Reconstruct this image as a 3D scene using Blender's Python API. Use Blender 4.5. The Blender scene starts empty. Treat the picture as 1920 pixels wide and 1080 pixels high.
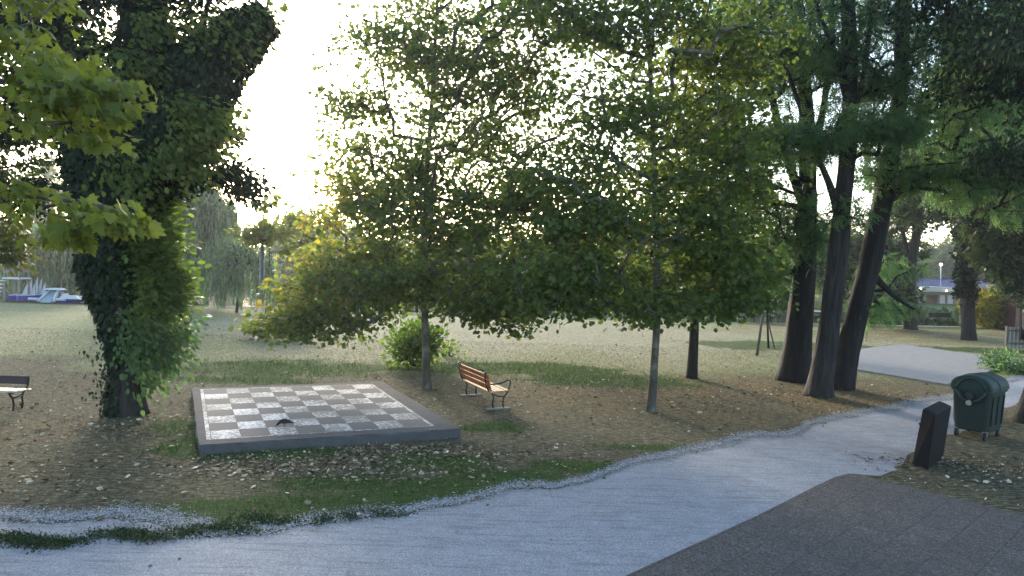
import bpy, math, random
import numpy as np
from math import radians as R, sin, cos, pi, tan, atan2, sqrt

# ------------------------------------------------------------------ camera, sky, sun, exposure
sc = bpy.context.scene
CAM_H = 3.4; F = 1280.0; PITCH = R(1.93); ROLL = R(1.72)
fw = np.array([0, cos(PITCH), -sin(PITCH)])
up0 = np.array([0, sin(PITCH), cos(PITCH)])
rt0 = np.array([1.0, 0, 0])
rt = rt0*cos(ROLL) + up0*sin(ROLL)
up = up0*cos(ROLL) - rt0*sin(ROLL)
cam_d = bpy.data.cameras.new('camera'); cam = bpy.data.objects.new('camera', cam_d)
sc.collection.objects.link(cam); sc.camera = cam
cam_d.sensor_width = 36; cam_d.lens = F/1920*36
cam_d.clip_start = 0.05; cam_d.clip_end = 3000
from mathutils import Matrix, Vector
cam.matrix_world = Matrix(((rt[0], up[0], -fw[0], 0), (rt[1], up[1], -fw[1], 0), (rt[2], up[2], -fw[2], CAM_H), (0, 0, 0, 1)))

SUN_AZ = R(-21); SUN_EL = R(15)       # azimuth from +Y towards +X
w = bpy.data.worlds.new('World'); sc.world = w; w.use_nodes = True
nt = w.node_tree; nt.nodes.clear()
o_ = nt.nodes.new('ShaderNodeOutputWorld'); bg = nt.nodes.new('ShaderNodeBackground'); sky = nt.nodes.new('ShaderNodeTexSky')
sky.sky_type = 'NISHITA'; sky.sun_disc = False; sky.sun_elevation = SUN_EL; sky.sun_rotation = SUN_AZ
sky.air_density = 1.0; sky.dust_density = 2.0; sky.ozone_density = 1.6
bg.inputs['Strength'].default_value = 0.15
nt.links.new(sky.outputs[0], bg.inputs[0]); nt.links.new(bg.outputs[0], o_.inputs[0])
sl = bpy.data.lights.new('sun', 'SUN'); so = bpy.data.objects.new('sun', sl); sc.collection.objects.link(so)
sl.energy = 1.2; sl.angle = R(10.0); sl.color = (1.0, 0.92, 0.80)
sd = Vector((sin(SUN_AZ)*cos(SUN_EL), cos(SUN_AZ)*cos(SUN_EL), sin(SUN_EL)))
so.rotation_euler = sd.to_track_quat('Z', 'Y').to_euler(); so.location = (0, 0, 30)
sc.view_settings.view_transform = 'Standard'; sc.view_settings.look = 'None'
sc.view_settings.exposure = 2.22; sc.view_settings.gamma = 1.0
sc.cycles.max_bounces = 6; sc.cycles.diffuse_bounces = 3; sc.cycles.transmission_bounces = 4
sc.cycles.transparent_max_bounces = 6; sc.cycles.volume_bounces = 0

rng = np.random.default_rng(7); random.seed(7)
C0 = np.array([0, 0, CAM_H])
def ray(px, py):
    return fw + rt*((px-960)/F) + up*((540-py)/F)
def P(px, py, d):                      # point on the sight line at world distance Y = d
    v = ray(px, py); return C0 + v*(d/v[1])
def G(px, py, z=0.0):                  # point on the plane at height z
    v = ray(px, py); return C0 + v*((z-CAM_H)/v[2])

# ------------------------------------------------------------------ helpers
COL = sc.collection
def tag(o, label=None, cat=None, group=None, kind=None):
    if label: o['label'] = label
    if cat: o['category'] = cat
    if group: o['group'] = group
    if kind: o['kind'] = kind
    return o
def empty(name, loc, rz=0):
    o = bpy.data.objects.new(name, None); COL.objects.link(o); o.location = [float(a) for a in loc]
    o.rotation_euler = (0, 0, rz); o.empty_display_size = 0.3; return o
def raw(name, V, sizes, loops, mat, parent=None, attr=None, smooth=False, off=None):
    """big mesh from numpy arrays; V world coordinates, off = origin subtracted"""
    V = np.asarray(V, dtype=np.float64).reshape(-1, 3)
    if off is not None: V = V - np.asarray(off)
    me = bpy.data.meshes.new(name)
    sizes = np.asarray(sizes, dtype=np.int32); loops = np.asarray(loops, dtype=np.int32)
    me.vertices.add(len(V)); me.vertices.foreach_set('co', V.astype(np.float32).ravel())
    me.loops.add(len(loops)); me.loops.foreach_set('vertex_index', loops)
    me.polygons.add(len(sizes))
    st = np.concatenate(([0], np.cumsum(sizes)[:-1])).astype(np.int32)
    me.polygons.foreach_set('loop_start', st)
    me.polygons.foreach_set('use_smooth', np.full(len(sizes), smooth, dtype=bool))
    me.update(calc_edges=True)
    if attr:
        for k, a in attr.items():
            a = np.asarray(a, dtype=np.float32)
            if a.ndim == 2:
                at = me.attributes.new(k, 'FLOAT_COLOR', 'POINT'); at.data.foreach_set('color', a.ravel())
            else:
                at = me.attributes.new(k, 'FLOAT', 'FACE'); at.data.foreach_set('value', a)
    me.materials.append(mat)
    o = bpy.data.objects.new(name, me); COL.objects.link(o)
    if parent is not None: o.parent = parent
    return o
class MB:
    """collects primitive shapes into one mesh"""
    def __init__(s): s.V = []; s.F = []
    def add(s, V, Fc):
        n = len(s.V); s.V += [tuple(map(float, v)) for v in V]; s.F += [tuple(i+n for i in f) for f in Fc]
    def box(s, c, sz, rz=0.0, M=None):
        x, y, z = [a/2 for a in sz]; P_ = []
        for dx, dy, dz in ((-1,-1,-1),(1,-1,-1),(1,1,-1),(-1,1,-1),(-1,-1,1),(1,-1,1),(1,1,1),(-1,1,1)):
            v = Vector((dx*x, dy*y, dz*z))
            if M is not None: v = M @ v
            elif rz: v = Matrix.Rotation(rz, 3, 'Z') @ v
            P_.append((v.x+c[0], v.y+c[1], v.z+c[2]))
        s.add(P_, [(3,2,1,0),(4,5,6,7),(0,1,5,4),(1,2,6,5),(2,3,7,6),(3,0,4,7)])
    def hexa(s, b, t):
        s.add(list(b)+list(t), [(3,2,1,0),(4,5,6,7),(0,1,5,4),(1,2,6,5),(2,3,7,6),(3,0,4,7)])
    def tube(s, pts, rad, sides=8, cap=True, wob=None):
        pts = [np.asarray(p, float) for p in pts]; n = len(pts)
        if not hasattr(rad, '__len__'): rad = [rad]*n
        V = []; 
        t0 = pts[1]-pts[0]; t0 /= np.linalg.norm(t0)
        a = np.cross(t0, (0, 0, 1.0)) if abs(t0[2]) < .9 else np.cross(t0, (0, 1.0, 0))
        a /= np.linalg.norm(a)
        for i in range(n):
            t = pts[min(i+1, n-1)]-pts[max(i-1, 0)]; t = t/(np.linalg.norm(t)+1e-9)
            a = a-t*np.dot(a, t); a /= np.linalg.norm(a); b = np.cross(t, a)
            for k in range(sides):
                th = 2*pi*k/sides; r = rad[i]*(wob(i, k) if wob else 1)
                V.append(pts[i]+a*cos(th)*r+b*sin(th)*r)
        Fc = [(i*sides+k, i*sides+(k+1) % sides, (i+1)*sides+(k+1) % sides, (i+1)*sides+k) for i in range(n-1) for k in range(sides)]
        if cap: Fc += [tuple(range(sides))[::-1], tuple((n-1)*sides+k for k in range(sides))]
        s.add(V, Fc)
    def cyl(s, a, b, r, r2=None, sides=16): s.tube([a, b], [r, r if r2 is None else r2], sides)
    def ball(s, c, r, sc3=(1, 1, 1), n=10):
        V = []; Fc = []
        for i in range(1, n):
            for k in range(2*n):
                th = pi*i/n; ph = pi*k/n
                V.append((c[0]+r*sc3[0]*sin(th)*cos(ph), c[1]+r*sc3[1]*sin(th)*sin(ph), c[2]+r*sc3[2]*cos(th)))
        m = 2*n; T = len(V); V += [(c[0], c[1], c[2]+r*sc3[2]), (c[0], c[1], c[2]-r*sc3[2])]
        for i in range(n-2):
            for k in range(m): Fc.append((i*m+k, (i+1)*m+k, (i+1)*m+(k+1) % m, i*m+(k+1) % m))
        for k in range(m): Fc.append((T, k, (k+1) % m)); Fc.append((T+1, (n-2)*m+(k+1) % m, (n-2)*m+k))
        s.add(V, Fc)
    def build(s, name, mat, parent=None, smooth=False, off=None, bevel=0):
        me = bpy.data.meshes.new(name)
        V = s.V if off is None else [(v[0]-off[0], v[1]-off[1], v[2]-off[2]) for v in s.V]
        me.from_pydata(V, [], s.F); me.update(); me.materials.append(mat)
        me.polygons.foreach_set('use_smooth', [smooth]*len(me.polygons))
        o = bpy.data.objects.new(name, me); COL.objects.link(o)
        if parent is not None: o.parent = parent
        if bevel:
            m = o.modifiers.new('bevel', 'BEVEL'); m.width = bevel; m.segments = 2; m.limit_method = 'ANGLE'
        return o
def copy_tree(o, parent=None):
    c = o.copy(); COL.objects.link(c)
    if parent is not None: c.parent = parent
    for ch in list(o.children): copy_tree(ch, c)
    return c

# numpy value noise
_tab = rng.random((64, 64, 64))
def vnoise(p, s=1.0):
    p = np.asarray(p, float)*s; i = np.floor(p).astype(int); f = p-i; f = f*f*(3-2*f); i &= 63; j = (i+1) & 63
    x0, y0, z0 = i.T; x1, y1, z1 = j.T; fx, fy, fz = f.T
    def L(a, b, t): return a+(b-a)*t
    return L(L(L(_tab[x0,y0,z0], _tab[x1,y0,z0], fx), L(_tab[x0,y1,z0], _tab[x1,y1,z0], fx), fy),
             L(L(_tab[x0,y0,z1], _tab[x1,y0,z1], fx), L(_tab[x0,y1,z1], _tab[x1,y1,z1], fx), fy), fz)
def fbm(p, s=1.0, o=4):
    v = 0; a = .5
    for k in range(o): v = v+a*vnoise(np.asarray(p)+k*17.3, s); a *= .5; s *= 2.03
    return v

# ------------------------------------------------------------------ materials
def mat(name):
    m = bpy.data.materials.new(name); m.use_nodes = True; t = m.node_tree; b = t.nodes['Principled BSDF']; return m, t, b
def N(t, kind, **kw):
    n = t.nodes.new(kind)
    for k, v in kw.items():
        if k.startswith('i_'): n.inputs[k[2:].replace('_', ' ')].default_value = v
        else: setattr(n, k, v)
    return n
def ramp(t, fac, stops, interp='LINEAR'):
    r = t.nodes.new('ShaderNodeValToRGB'); r.color_ramp.interpolation = interp
    e = r.color_ramp.elements
    while len(e) < len(stops): e.new(.5)
    for q, (p, c) in zip(e, stops): q.position = p; q.color = (c, c, c, 1) if not hasattr(c, '__len__') else (*c[:3], 1)
    if fac is not None: t.links.new(fac, r.inputs[0])
    return r.outputs[0]
def mixc(t, fac, a, b, mode='MIX'):
    m = t.nodes.new('ShaderNodeMix'); m.data_type = 'RGBA'; m.blend_type = mode
    for sock, v in ((m.inputs[0], fac), (m.inputs[6], a), (m.inputs[7], b)):
        if hasattr(v, 'is_output'): t.links.new(v, sock)
        elif hasattr(v, '__len__'): sock.default_value = (*v[:3], 1)
        else: sock.default_value = v
    return m.outputs[2]
def noise(t, scale, detail=4, vec=None, rough=.55, dim='3D'):
    n = N(t, 'ShaderNodeTexNoise', i_Scale=scale, i_Detail=detail, i_Roughness=rough)
    if vec is not None: t.links.new(vec, n.inputs['Vector'])
    return n.outputs[0]
def coords(t, scale=None, rot=None, kind='Object'):
    c = t.nodes.new('ShaderNodeTexCoord'); o = c.outputs[kind]
    if scale or rot:
        m = t.nodes.new('ShaderNodeMapping'); t.links.new(o, m.inputs[0])
        if scale: m.inputs['Scale'].default_value = scale
        if rot: m.inputs['Rotation'].default_value = rot
        o = m.outputs[0]
    return o
def bump(t, b, h, strength=.4, dist=.02):
    n = N(t, 'ShaderNodeBump', i_Strength=strength, i_Distance=dist); t.links.new(h, n.inputs['Height']); t.links.new(n.outputs[0], b.inputs['Normal'])
def simple(name, col, rough=.6, metal=0, vary=.25, scale=6, emit=None, bstr=.15):
    m, t, b = mat(name); b.inputs['Roughness'].default_value = rough; b.inputs['Metallic'].default_value = metal
    f = noise(t, scale, 6, coords(t))
    c = ramp(t, f, [(.25, [a*(1-vary) for a in col]), (.75, [min(1, a*(1+vary)) for a in col])])
    t.links.new(c, b.inputs['Base Color'])
    if bstr: bump(t, b, noise(t, scale*8, 4, coords(t)), bstr, .004)
    if emit: b.inputs['Emission Color'].default_value = (*emit[0], 1); b.inputs['Emission Strength'].default_value = emit[1]
    return m
def leafmat(name, stops, trans=.5, tb=2.1, rough=.5):
    m, t, b = mat(name)
    a = N(t, 'ShaderNodeAttribute', attribute_name='rnd'); c = ramp(t, a.outputs['Fac'], stops)
    t.links.new(c, b.inputs['Base Color']); b.inputs['Roughness'].default_value = rough
    b.inputs['Specular IOR Level'].default_value = .22
    tr = t.nodes.new('ShaderNodeBsdfTranslucent'); g = t.nodes.new('ShaderNodeHueSaturation')
    g.inputs['Hue'].default_value = .49; g.inputs['Saturation'].default_value = 1.1; g.inputs['Value'].default_value = tb
    t.links.new(c, g.inputs['Color']); t.links.new(g.outputs[0], tr.inputs[0])
    mx = t.nodes.new('ShaderNodeMixShader'); mx.inputs[0].default_value = trans
    t.links.new(b.outputs[0], mx.inputs[1]); t.links.new(tr.outputs[0], mx.inputs[2])
    t.links.new(mx.outputs[0], t.nodes['Material Output'].inputs['Surface']); return m
def barkmat(name, c1, c2, sx=9, sz=1.2, bs=.9, extra=None):
    m, t, b = mat(name); v = coords(t, (sx, sx, sz)); f = noise(t, 1.0, 8, v, .65)
    c = ramp(t, f, [(.32, c1), (.68, c2)])
    if extra is not None:
        c = mixc(t, ramp(t, noise(t, 2.2, 4, coords(t)), [(.5, 0.0), (.62, 1.0)]), c, extra)
    t.links.new(c, b.inputs['Base Color']); b.inputs['Roughness'].default_value = .9
    bump(t, b, f, bs, .05); return m

LM = {
 'maple': leafmat('maple_leaf', [(0, (.032, .058, .017)), (.4, (.066, .105, .026)), (.7, (.115, .15, .033)), (.9, (.19, .20, .042)), (1, (.28, .22, .045))]),
 'maple_green': leafmat('maple_green_leaf', [(0, (.034, .060, .018)), (.5, (.075, .116, .028)), (.85, (.14, .17, .036)), (1, (.26, .22, .045))]),
 'near': leafmat('near_maple_leaf', [(0, (.075, .10, .02)), (.6, (.14, .175, .03)), (1, (.25, .26, .06))], .52, 1.8),
 'locust': leafmat('locust_leaf', [(0, (.035, .075, .034)), (.5, (.062, .12, .046)), (.85, (.10, .165, .05)), (1, (.2, .21, .05))]),
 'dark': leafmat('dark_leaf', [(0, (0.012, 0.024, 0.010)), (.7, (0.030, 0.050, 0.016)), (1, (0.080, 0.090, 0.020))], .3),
 'ivy': leafmat('ivy_leaf', [(0, (.004, .011, .004)), (.6, (.012, .028, .009)), (.9, (.026, .055, .016)), (1, (.05, .09, .024))], .22, 1.4, .6),
 'shoot': leafmat('shoot_leaf', [(0, (.04, .08, .018)), (.6, (.075, .13, .025)), (1, (.14, .19, .04))]),
 'red': leafmat('reddish_leaf', [(0, (.03, .03, .016)), (.6, (.06, .055, .02)), (.85, (.12, .07, .02)), (1, (.2, .1, .025))]),
 'yellow': leafmat('yellow_leaf', [(0, (.08, .095, .015)), (.5, (.17, .17, .02)), (1, (.34, .28, .03))], .35),
 'willow': leafmat('willow_leaf', [(0, (.025, .06, .032)), (.5, (.07, .135, .062)), (1, (.17, .25, .10))], .4, 1.7),
 'far': leafmat('far_leaf', [(0, (.022, .045, .02)), (.6, (.05, .085, .028)), (1, (.11, .14, .04))], .35),
 'poplar': leafmat('poplar_leaf', [(0, (.06, .09, .02)), (.6, (.13, .16, .03)), (1, (.25, .24, .05))], .4),
}
BK = {
 'locust': barkmat('furrowed_bark', (.004, .0035, .003), (.042, .036, .033), 13, 1.3, 1.0),
 'plane': barkmat('young_bark', (.035, .030, .022), (.10, .088, .062), 7, 2.0, .5, (.15, .14, .11)),
 'dark': barkmat('dark_bark', (.004, .003, .003), (.020, .016, .015), 10, 1.5, 1.0),
 'grey': barkmat('grey_bark', (.006, .005, .0045), (.034, .028, .024), 9, 1.2, 1.0),
 'twig': barkmat('stake_wood', (.06, .05, .04), (.16, .13, .10), 14, 1.5, .3),
}

# ------------------------------------------------------------------ foliage
def tmpl(kind):
    if kind == 'maple':
        r = [(.0, .0), (.20, -.04), (.47, .10), (.33, .27), (.58, .52), (.24, .52), (.16, .74)]
        o = r+[(0, 1.0)]+[(-x, y) for x, y in r[:0:-1]]
        V = [(x, y-.1, -.22*abs(x)) for x, y in o]; return np.array(V), [list(range(len(o)))]
    if kind == 'star':
        r = [(.0, .0), (.45, .12), (.27, .34), (.5, .62)]
        o = r+[(0, 1.0)]+[(-x, y) for x, y in r[:0:-1]]
        V = [(x, y, -.2*abs(x)) for x, y in o]; return np.array(V), [list(range(len(o)))]
    if kind == 'oval':
        V = [(0, 0, 0), (.3, .3, -.05), (.22, .7, -.08), (0, 1, -.12), (-.22, .7, -.08), (-.3, .3, -.05)]; return np.array(V), [list(range(6))]
    if kind == 'slim':
        V = [(0, 0, 0), (.11, .35, -.02), (0, 1, -.1), (-.11, .35, -.02)]; return np.array(V), [[0, 1, 2, 3]]
    if kind == 'clump':     # three leaves at angles, for distance
        V = []; Fc = []
        for q, (ax, ay, az) in enumerate(((0, 0, 0), (.5, .2, .2), (-.5, .3, -.2))):
            n = len(V); V += [(ax, ay-.3, az), (ax+.3, ay, az+.08), (ax, ay+.45, az), (ax-.3, ay, az-.1)]; Fc.append([n, n+1, n+2, n+3])
        return np.array(V), Fc
    if kind == 'frond':     # pinnate leaf drooping along its length
        V = []; Fc = []; m = 5
        for i in range(m):
            u = .12+.8*i/m; z = -.35*u*u
            for s in (-1, 1):
                n = len(V); L = .21*(1-.35*abs(u-.5))
                V += [(0, u, z), (s*L*.5, u-.055, z-.01), (s*L, u+.03, z-.05), (s*L*.5, u+.07, z-.02)]
                Fc.append([n, n+1, n+2, n+3] if s > 0 else [n+3, n+2, n+1, n])
        n = len(V); V += [(0, .88, -.28), (.06, .98, -.36), (0, 1.1, -.46), (-.06, .98, -.36)]; Fc.append([n, n+1, n+2, n+3])
        return np.array(V), Fc
def leaves(name, Cn, D, size, kind, m, parent, off, rnd, upb=1.0, jit=.8, label=None, Nn=None):
    """one leaf per row of Cn; D = direction the tip points to"""
    n = len(Cn); T, Fc = tmpl(kind)
    D = D+1e-6; D = D/np.linalg.norm(D, axis=1, keepdims=True)
    U = (np.tile(np.array([0, 0, upb]), (n, 1)) if Nn is None else Nn)+rng.normal(0, jit, (n, 3))
    S = np.cross(D, U); S /= np.linalg.norm(S, axis=1, keepdims=True)+1e-9; W = np.cross(S, D)
    s = (size*rng.uniform(.65, 1.25, n))[:, None, None] if not hasattr(size, '__len__') else size[:, None, None]
    V = Cn[:, None, :]+s*(T[None, :, 0:1]*S[:, None, :]+T[None, :, 1:2]*D[:, None, :]+T[None, :, 2:3]*W[:, None, :])
    k = len(T); fl = np.concatenate([np.array(f) for f in Fc]); sz = np.array([len(f) for f in Fc])
    loops = (np.arange(n)[:, None]*k+fl[None, :]).ravel(); sizes = np.tile(sz, n)
    o = raw(name, V.reshape(-1, 3), sizes, loops, m, parent, {'rnd': np.repeat(np.clip(rnd, 0, 1), len(Fc))}, False, off)
    if label: o['label'] = label
    return o
def sample_blobs(blobs, gap=.0, gs=.9):
    out = []
    for (px, py, d, rx, ry, rz, n) in blobs:
        c = P(px, py, d)
        v = rng.normal(0, 1, (n*3, 3)); v /= np.linalg.norm(v, axis=1, keepdims=True)
        r = rng.random((n*3, 1))**.42
        p = c+v*r*np.array([rx, ry, rz])
        keep = vnoise(p+31.7, gs) > gap
        out.append(p[keep][:n])
    return np.concatenate(out)
def skeleton(roots, rootr, targets, sag=.0):
    """join every cluster to the nearest lower wood"""
    nodes = [np.array(p) for p in roots]; par = [-1]*len(roots); wt = [0.0]*len(roots)
    A = np.zeros((len(roots)+len(targets)*5+10, 3)); A[:len(roots)] = roots; n = len(roots)
    ax = np.array(roots)
    dist = np.min(np.linalg.norm(targets[:, None, :]-ax[None], axis=2), axis=1)
    for ti in np.argsort(dist):
        t = targets[ti]; v = t-A[:n]; L = np.linalg.norm(v, axis=1)
        cost = L*(1+1.1*np.clip(-v[:, 2]/(L+.01)+.15, 0, 1)); 
        j = int(np.argmin(cost)); a = A[j].copy(); q = j; m = 1+int(L[j] > .7)+int(L[j] > 1.4)+int(L[j] > 2.6)
        bend = rng.normal(0, .06, 3)*L[j]+np.array([0, 0, .09*L[j]])
        for i in range(1, m+1):
            f = i/m; p = a+(t-a)*f+bend*4*f*(1-f)
            A[n] = p; par.append(q); wt.append(0.0); q = n; n += 1
        wt[q] = 1.0
    wt = np.array(wt)
    for i in range(n-1, len(roots)-1, -1):
        wt[par[i]] += wt[i]
    return A[:n], np.array(par), wt
def wood(name, A, par, wt, nr, m, parent, off, k=.014, rmax=.2, stems=(), sides=5):
    mb = MB()
    for st in stems:
        pts, rad, ns, rough = st
        # resample
        pp = [pts[0]]; rr = [rad[0]]
        for i in range(len(pts)-1):
            L = np.linalg.norm(np.array(pts[i+1])-np.array(pts[i])); q = max(2, int(L/.22))
            for j in range(1, q+1):
                f = j/q; g = f
                pp.append(np.array(pts[i])*(1-f)+np.array(pts[i+1])*f); rr.append(rad[i]*(1-g)+rad[i+1]*g)
        pp = np.array(pp)
        for _ in range(3): pp[1:-1] = (pp[:-2]+pp[1:-1]*2+pp[2:])/4
        th = np.arange(ns)*2*pi/ns
        g3 = np.array([[(cos(a)*ns*.18*(1), sin(a)*ns*.18, i*.16) for a in th] for i in range(len(pp))])
        nz = fbm(g3.reshape(-1, 3)+rng.random(3)*40, 1.1, 3).reshape(len(pp), ns)
        nz = 1+(nz-.45)*rough
        rr2 = list(rr); lob = rng.random(ns)*.6+.6; lob = (lob+np.roll(lob, 1)+np.roll(lob, -1))/3; fl_ = [.32*math.exp(-i*.22/.38) for i in range(len(pp))]
        nz = nz*(1+np.array(fl_)[:, None]*lob[None]**2.5)
        mb.tube(pp, rr2, ns, True, lambda i, k_: nz[i, k_])
    e = np.arange(nr, len(A)); V0 = A[par[e]]; V1 = A[e]
    r1 = np.clip(k*np.sqrt(wt[e]), .006, rmax); r0 = np.clip(np.minimum(k*np.sqrt(wt[par[e]]), r1*1.5), .006, rmax)
    t = V1-V0; t /= np.linalg.norm(t, axis=1, keepdims=True)+1e-9
    a = np.cross(t, np.array([.3, .8, .52])); a /= np.linalg.norm(a, axis=1, keepdims=True)+1e-9; b = np.cross(t, a)
    th = np.arange(sides)*2*pi/sides
    ring = a[:, None]*np.cos(th)[None, :, None]+b[:, None]*np.sin(th)[None, :, None]
    Q = np.concatenate([V0[:, None]+ring*r0[:, None, None], V1[:, None]+ring*r1[:, None, None]], axis=1)
    base = np.array([[k_, (k_+1) % sides, sides+(k_+1) % sides, sides+k_] for k_ in range(sides)])
    lo = (np.arange(len(e))[:, None, None]*2*sides+base[None]).reshape(-1)
    nv = len(mb.V); VV = np.concatenate([np.array(mb.V).reshape(-1, 3), Q.reshape(-1, 3)]) if nv else Q.reshape(-1, 3)
    sz = [len(f) for f in mb.F]+[4]*(len(e)*sides); l0 = [i for f in mb.F for i in f]
    return raw(name, VV, sz, np.concatenate([np.array(l0, dtype=int), lo+nv]), m, parent, None, True, off)
def tree(name, label, cat, stems, blobs, lk, ls, npc, kind, bark, group=None, gap=.3, gs=.9, spread=.42, flat=.55, k=.014,
         rmax=.15, attach=0, rough=.35, droop=.35, upb=1.0, yel=None, ns=18, jit=.8, thin=None):
    """stems: list of pixel polylines [(px,py,d,r)...]; blobs in pixel+depth with metre radii"""
    S = [[P(a[0], a[1], a[2]) for a in st] for st in stems]; Rr = [[a[3] for a in st] for st in stems]
    base = S[0][0].copy(); e = empty(name, (base[0], base[1], base[2])); tag(e, label, cat, group)
    S[0][0] = S[0][0]-np.array([0, 0, .12])
    roots = []
    for st in S:
        for i in range(len(st)-1):
            for f in np.linspace(0, 1, 8): roots.append(st[i]*(1-f)+st[i+1]*f)
    roots = np.array(roots); zmin = base[2]+attach; roots = roots[roots[:, 2] >= min(zmin, roots[:, 2].max()-.5)]
    T = sample_blobs(blobs, gap, gs)
    A, par, wt = skeleton(roots, None, T)
    wood('trunk', A, par, wt, len(roots), BK[bark], e, base, k, rmax, [(S[i], Rr[i], ns, rough) for i in range(len(S))])
    # leaves in flat sprays round each cluster
    n = len(T); Cn = np.repeat(T, npc, axis=0); d = rng.normal(0, 1, (n*npc, 3))
    d /= np.linalg.norm(d, axis=1, keepdims=True); rr = rng.random((n*npc, 1))**.5
    axis = T-base; axis[:, 2] *= .2; axis /= np.linalg.norm(axis, axis=1, keepdims=True)+1e-6
    ax = np.repeat(axis, npc, axis=0)
    off = d*rr*spread*np.repeat(rng.uniform(.6, 1.25, (n, 1)), npc, axis=0); off[:, 2] *= flat; off[:, 2] -= .15*np.abs(off[:, 0]+off[:, 1])
    Pn = Cn+off; D = off*1.2+ax*.25+rng.normal(0, .25, off.shape); D[:, 2] -= droop
    rn = .25+.5*fbm(Pn, .8, 3)+rng.normal(0, .16, len(Pn))-.05
    if yel:
        for (px, py, dd, rad, amt) in yel:
            q = np.linalg.norm(Pn-P(px, py, dd), axis=1); rn = rn+amt*np.exp(-(q/rad)**2)
    if thin is not None:
        z0, z1, f0, f1 = thin; kp_ = f0+(f1-f0)*smooth(z0, z1, Pn[:, 2]); kk = rng.random(len(Pn)) < kp_*(.62+.75*smooth(.3, .6, .55*fbm(Pn, .9, 2)+.45*fbm(Pn+7, 2.6, 2)))
        Pn, D, rn = Pn[kk], D[kk], rn[kk]
    leaves('crown', Pn, D, ls, kind, LM[lk], e, base, rn, upb, jit)
    return e

# ------------------------------------------------------------------ terrain
def smooth(a, b, x): t = np.clip((x-a)/(b-a), 0, 1); return t*t*(3-2*t)
def shore(x): return 46.6+.5*np.sin(x*.21)+.3*np.sin(x*.53+1)+2.5*smooth(14, 40, x)
def far_shore(x): return 84-24*smooth(20, 33, x)+1.2*np.sin(x*.13)
def height(x, y):
    s, f = shore(x), far_shore(x)
    h = -1.9*smooth(0, 3.2, y-s)
    h = np.where(y > (s+f)/2, -1.9+1.35*smooth(0, 4, y-f+3)+.5*smooth(10, 90, y-f), h)
    return h
PATH_UP = [(-260, 990), (-120, 978), (0, 966), (90, 972), (200, 968), (330, 988), (400, 998), (480, 987), (640, 972), (800, 945), (960, 917), (1090, 893), (1180, 868), (1300, 846), (1450, 812), (1560, 786), (1700, 757), (1800, 736), (1870, 716), (1920, 707), (2050, 690), (2300, 670)]
PATH_LO = [(-260, 1500), (300, 1450), (800, 1260), (1000, 1160), (1180, 1078), (1420, 972), (1592, 888), (1650, 893), (1700, 872), (1728, 846), (1790, 820), (1850, 790), (1880, 770), (1940, 742), (2060, 720), (2300, 700)]
pu = np.array([G(*p)[:2] for p in PATH_UP]); pl = np.array([G(*p)[:2] for p in PATH_LO])
def polydist(x, y, pts):
    d = np.full(x.shape, 1e9)
    for a, b in zip(pts[:-1], pts[1:]):
        v = b-a; t = np.clip(((x-a[0])*v[0]+(y-a[1])*v[1])/(v@v), 0, 1)
        d = np.minimum(d, np.hypot(x-a[0]-t*v[0], y-a[1]-t*v[1]))
    return d
def above_path(x, y):   # signed: >0 on the lawn side of the path's far edge
    yy = np.interp(x, pu[:, 0], pu[:, 1]); return y-yy
def zones(x, y):
    """dirt, green, straw, ochre weights"""
    p = np.stack([x, y, x*0], 1)
    n1 = fbm(p, .35, 4); n2 = fbm(p+9, 1.3, 4); n3 = fbm(p+51, 4.0, 3)
    def blob(px, py, rx, ry):
        c = G(px, py); return np.exp(-((x-c[0])/rx)**2-((y-c[1])/ry)**2)
    dirt = smooth(24, 17, y+3.5*(n1-.45)*2)
    dirt = np.maximum(dirt, .8*blob(1600, 730, 6, 3.5)); dirt = np.maximum(dirt, .75*blob(240, 770, 3, 2.5))
    dirt = np.maximum(dirt, .85*smooth(5.3, 7.5, x)*smooth(18, 12, y))
    green = 0*x
    for a in ((440, 965, 1.5, .8), (640, 945, 1.7, .9), (800, 920, 1.5, .8), (960, 895, 1.4, .6), (1100, 875, 1.2, .5), (450, 850, 1.6, .5), (560, 845, 1.2, .3), (640, 905, 1.2, .5), (800, 865, 1.3, .6), (1250, 840, 1.5, .3),
              (350, 800, .9, .9), (1000, 690, 3.2, 1.5), (860, 690, 3, 1.3), (540, 690, 3.4, 2.0), (1130, 710, 3, 1.6), (50, 1010, .8, .12), (240, 1005, .55, .12), (450, 712, 2.5, .7), (1500, 650, 6, 2.5), (1850, 690, 3, 1.2),
              (420, 992, .7, .2), (340, 830, .4, .8), (930, 800, .8, .6), (1800, 655, 5, 1.5)):
        green = np.maximum(green, blob(*a))
    green = smooth(.10, 1.05, green*(.35+1.45*n2)+.65*(n3-.47))
    straw = smooth(17, 26, y)*smooth(.3, .6, n1*.6+blob(1000, 625, 12, 7)*.5+.1)
    ochre = np.maximum.reduce([blob(1500, 745, 7, 3.2), blob(1750, 625, 14, 6)*.9, .6*blob(1330, 715, 5, 2), .7*blob(30, 830, 2.2, 2), .6*blob(700, 835, 1.6, .3)])
    ochre = ochre*smooth(.25, .6, n2)
    bank = smooth(-4, -1, y-shore(x))
    green = np.maximum(green, bank*.7); green = np.where(y > 52, .75, green)
    return np.stack([np.clip(dirt, 0, 1), np.clip(green, 0, 1), np.clip(straw, 0, 1), np.clip(ochre, 0, 1)], 1)
gx = np.concatenate([-np.geomspace(700, 26, 26), np.arange(-25, 36, .16), np.geomspace(37, 700, 26)])
gy = np.concatenate([[-60, -30, -10, 0], np.arange(3, 28, .14), np.arange(28, 56, .3), np.geomspace(57, 900, 60)])
X, Y = np.meshgrid(gx, gy); nx, ny = len(gx), len(gy)
Vg = np.stack([X.ravel(), Y.ravel(), height(X.ravel(), Y.ravel())], 1)
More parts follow.
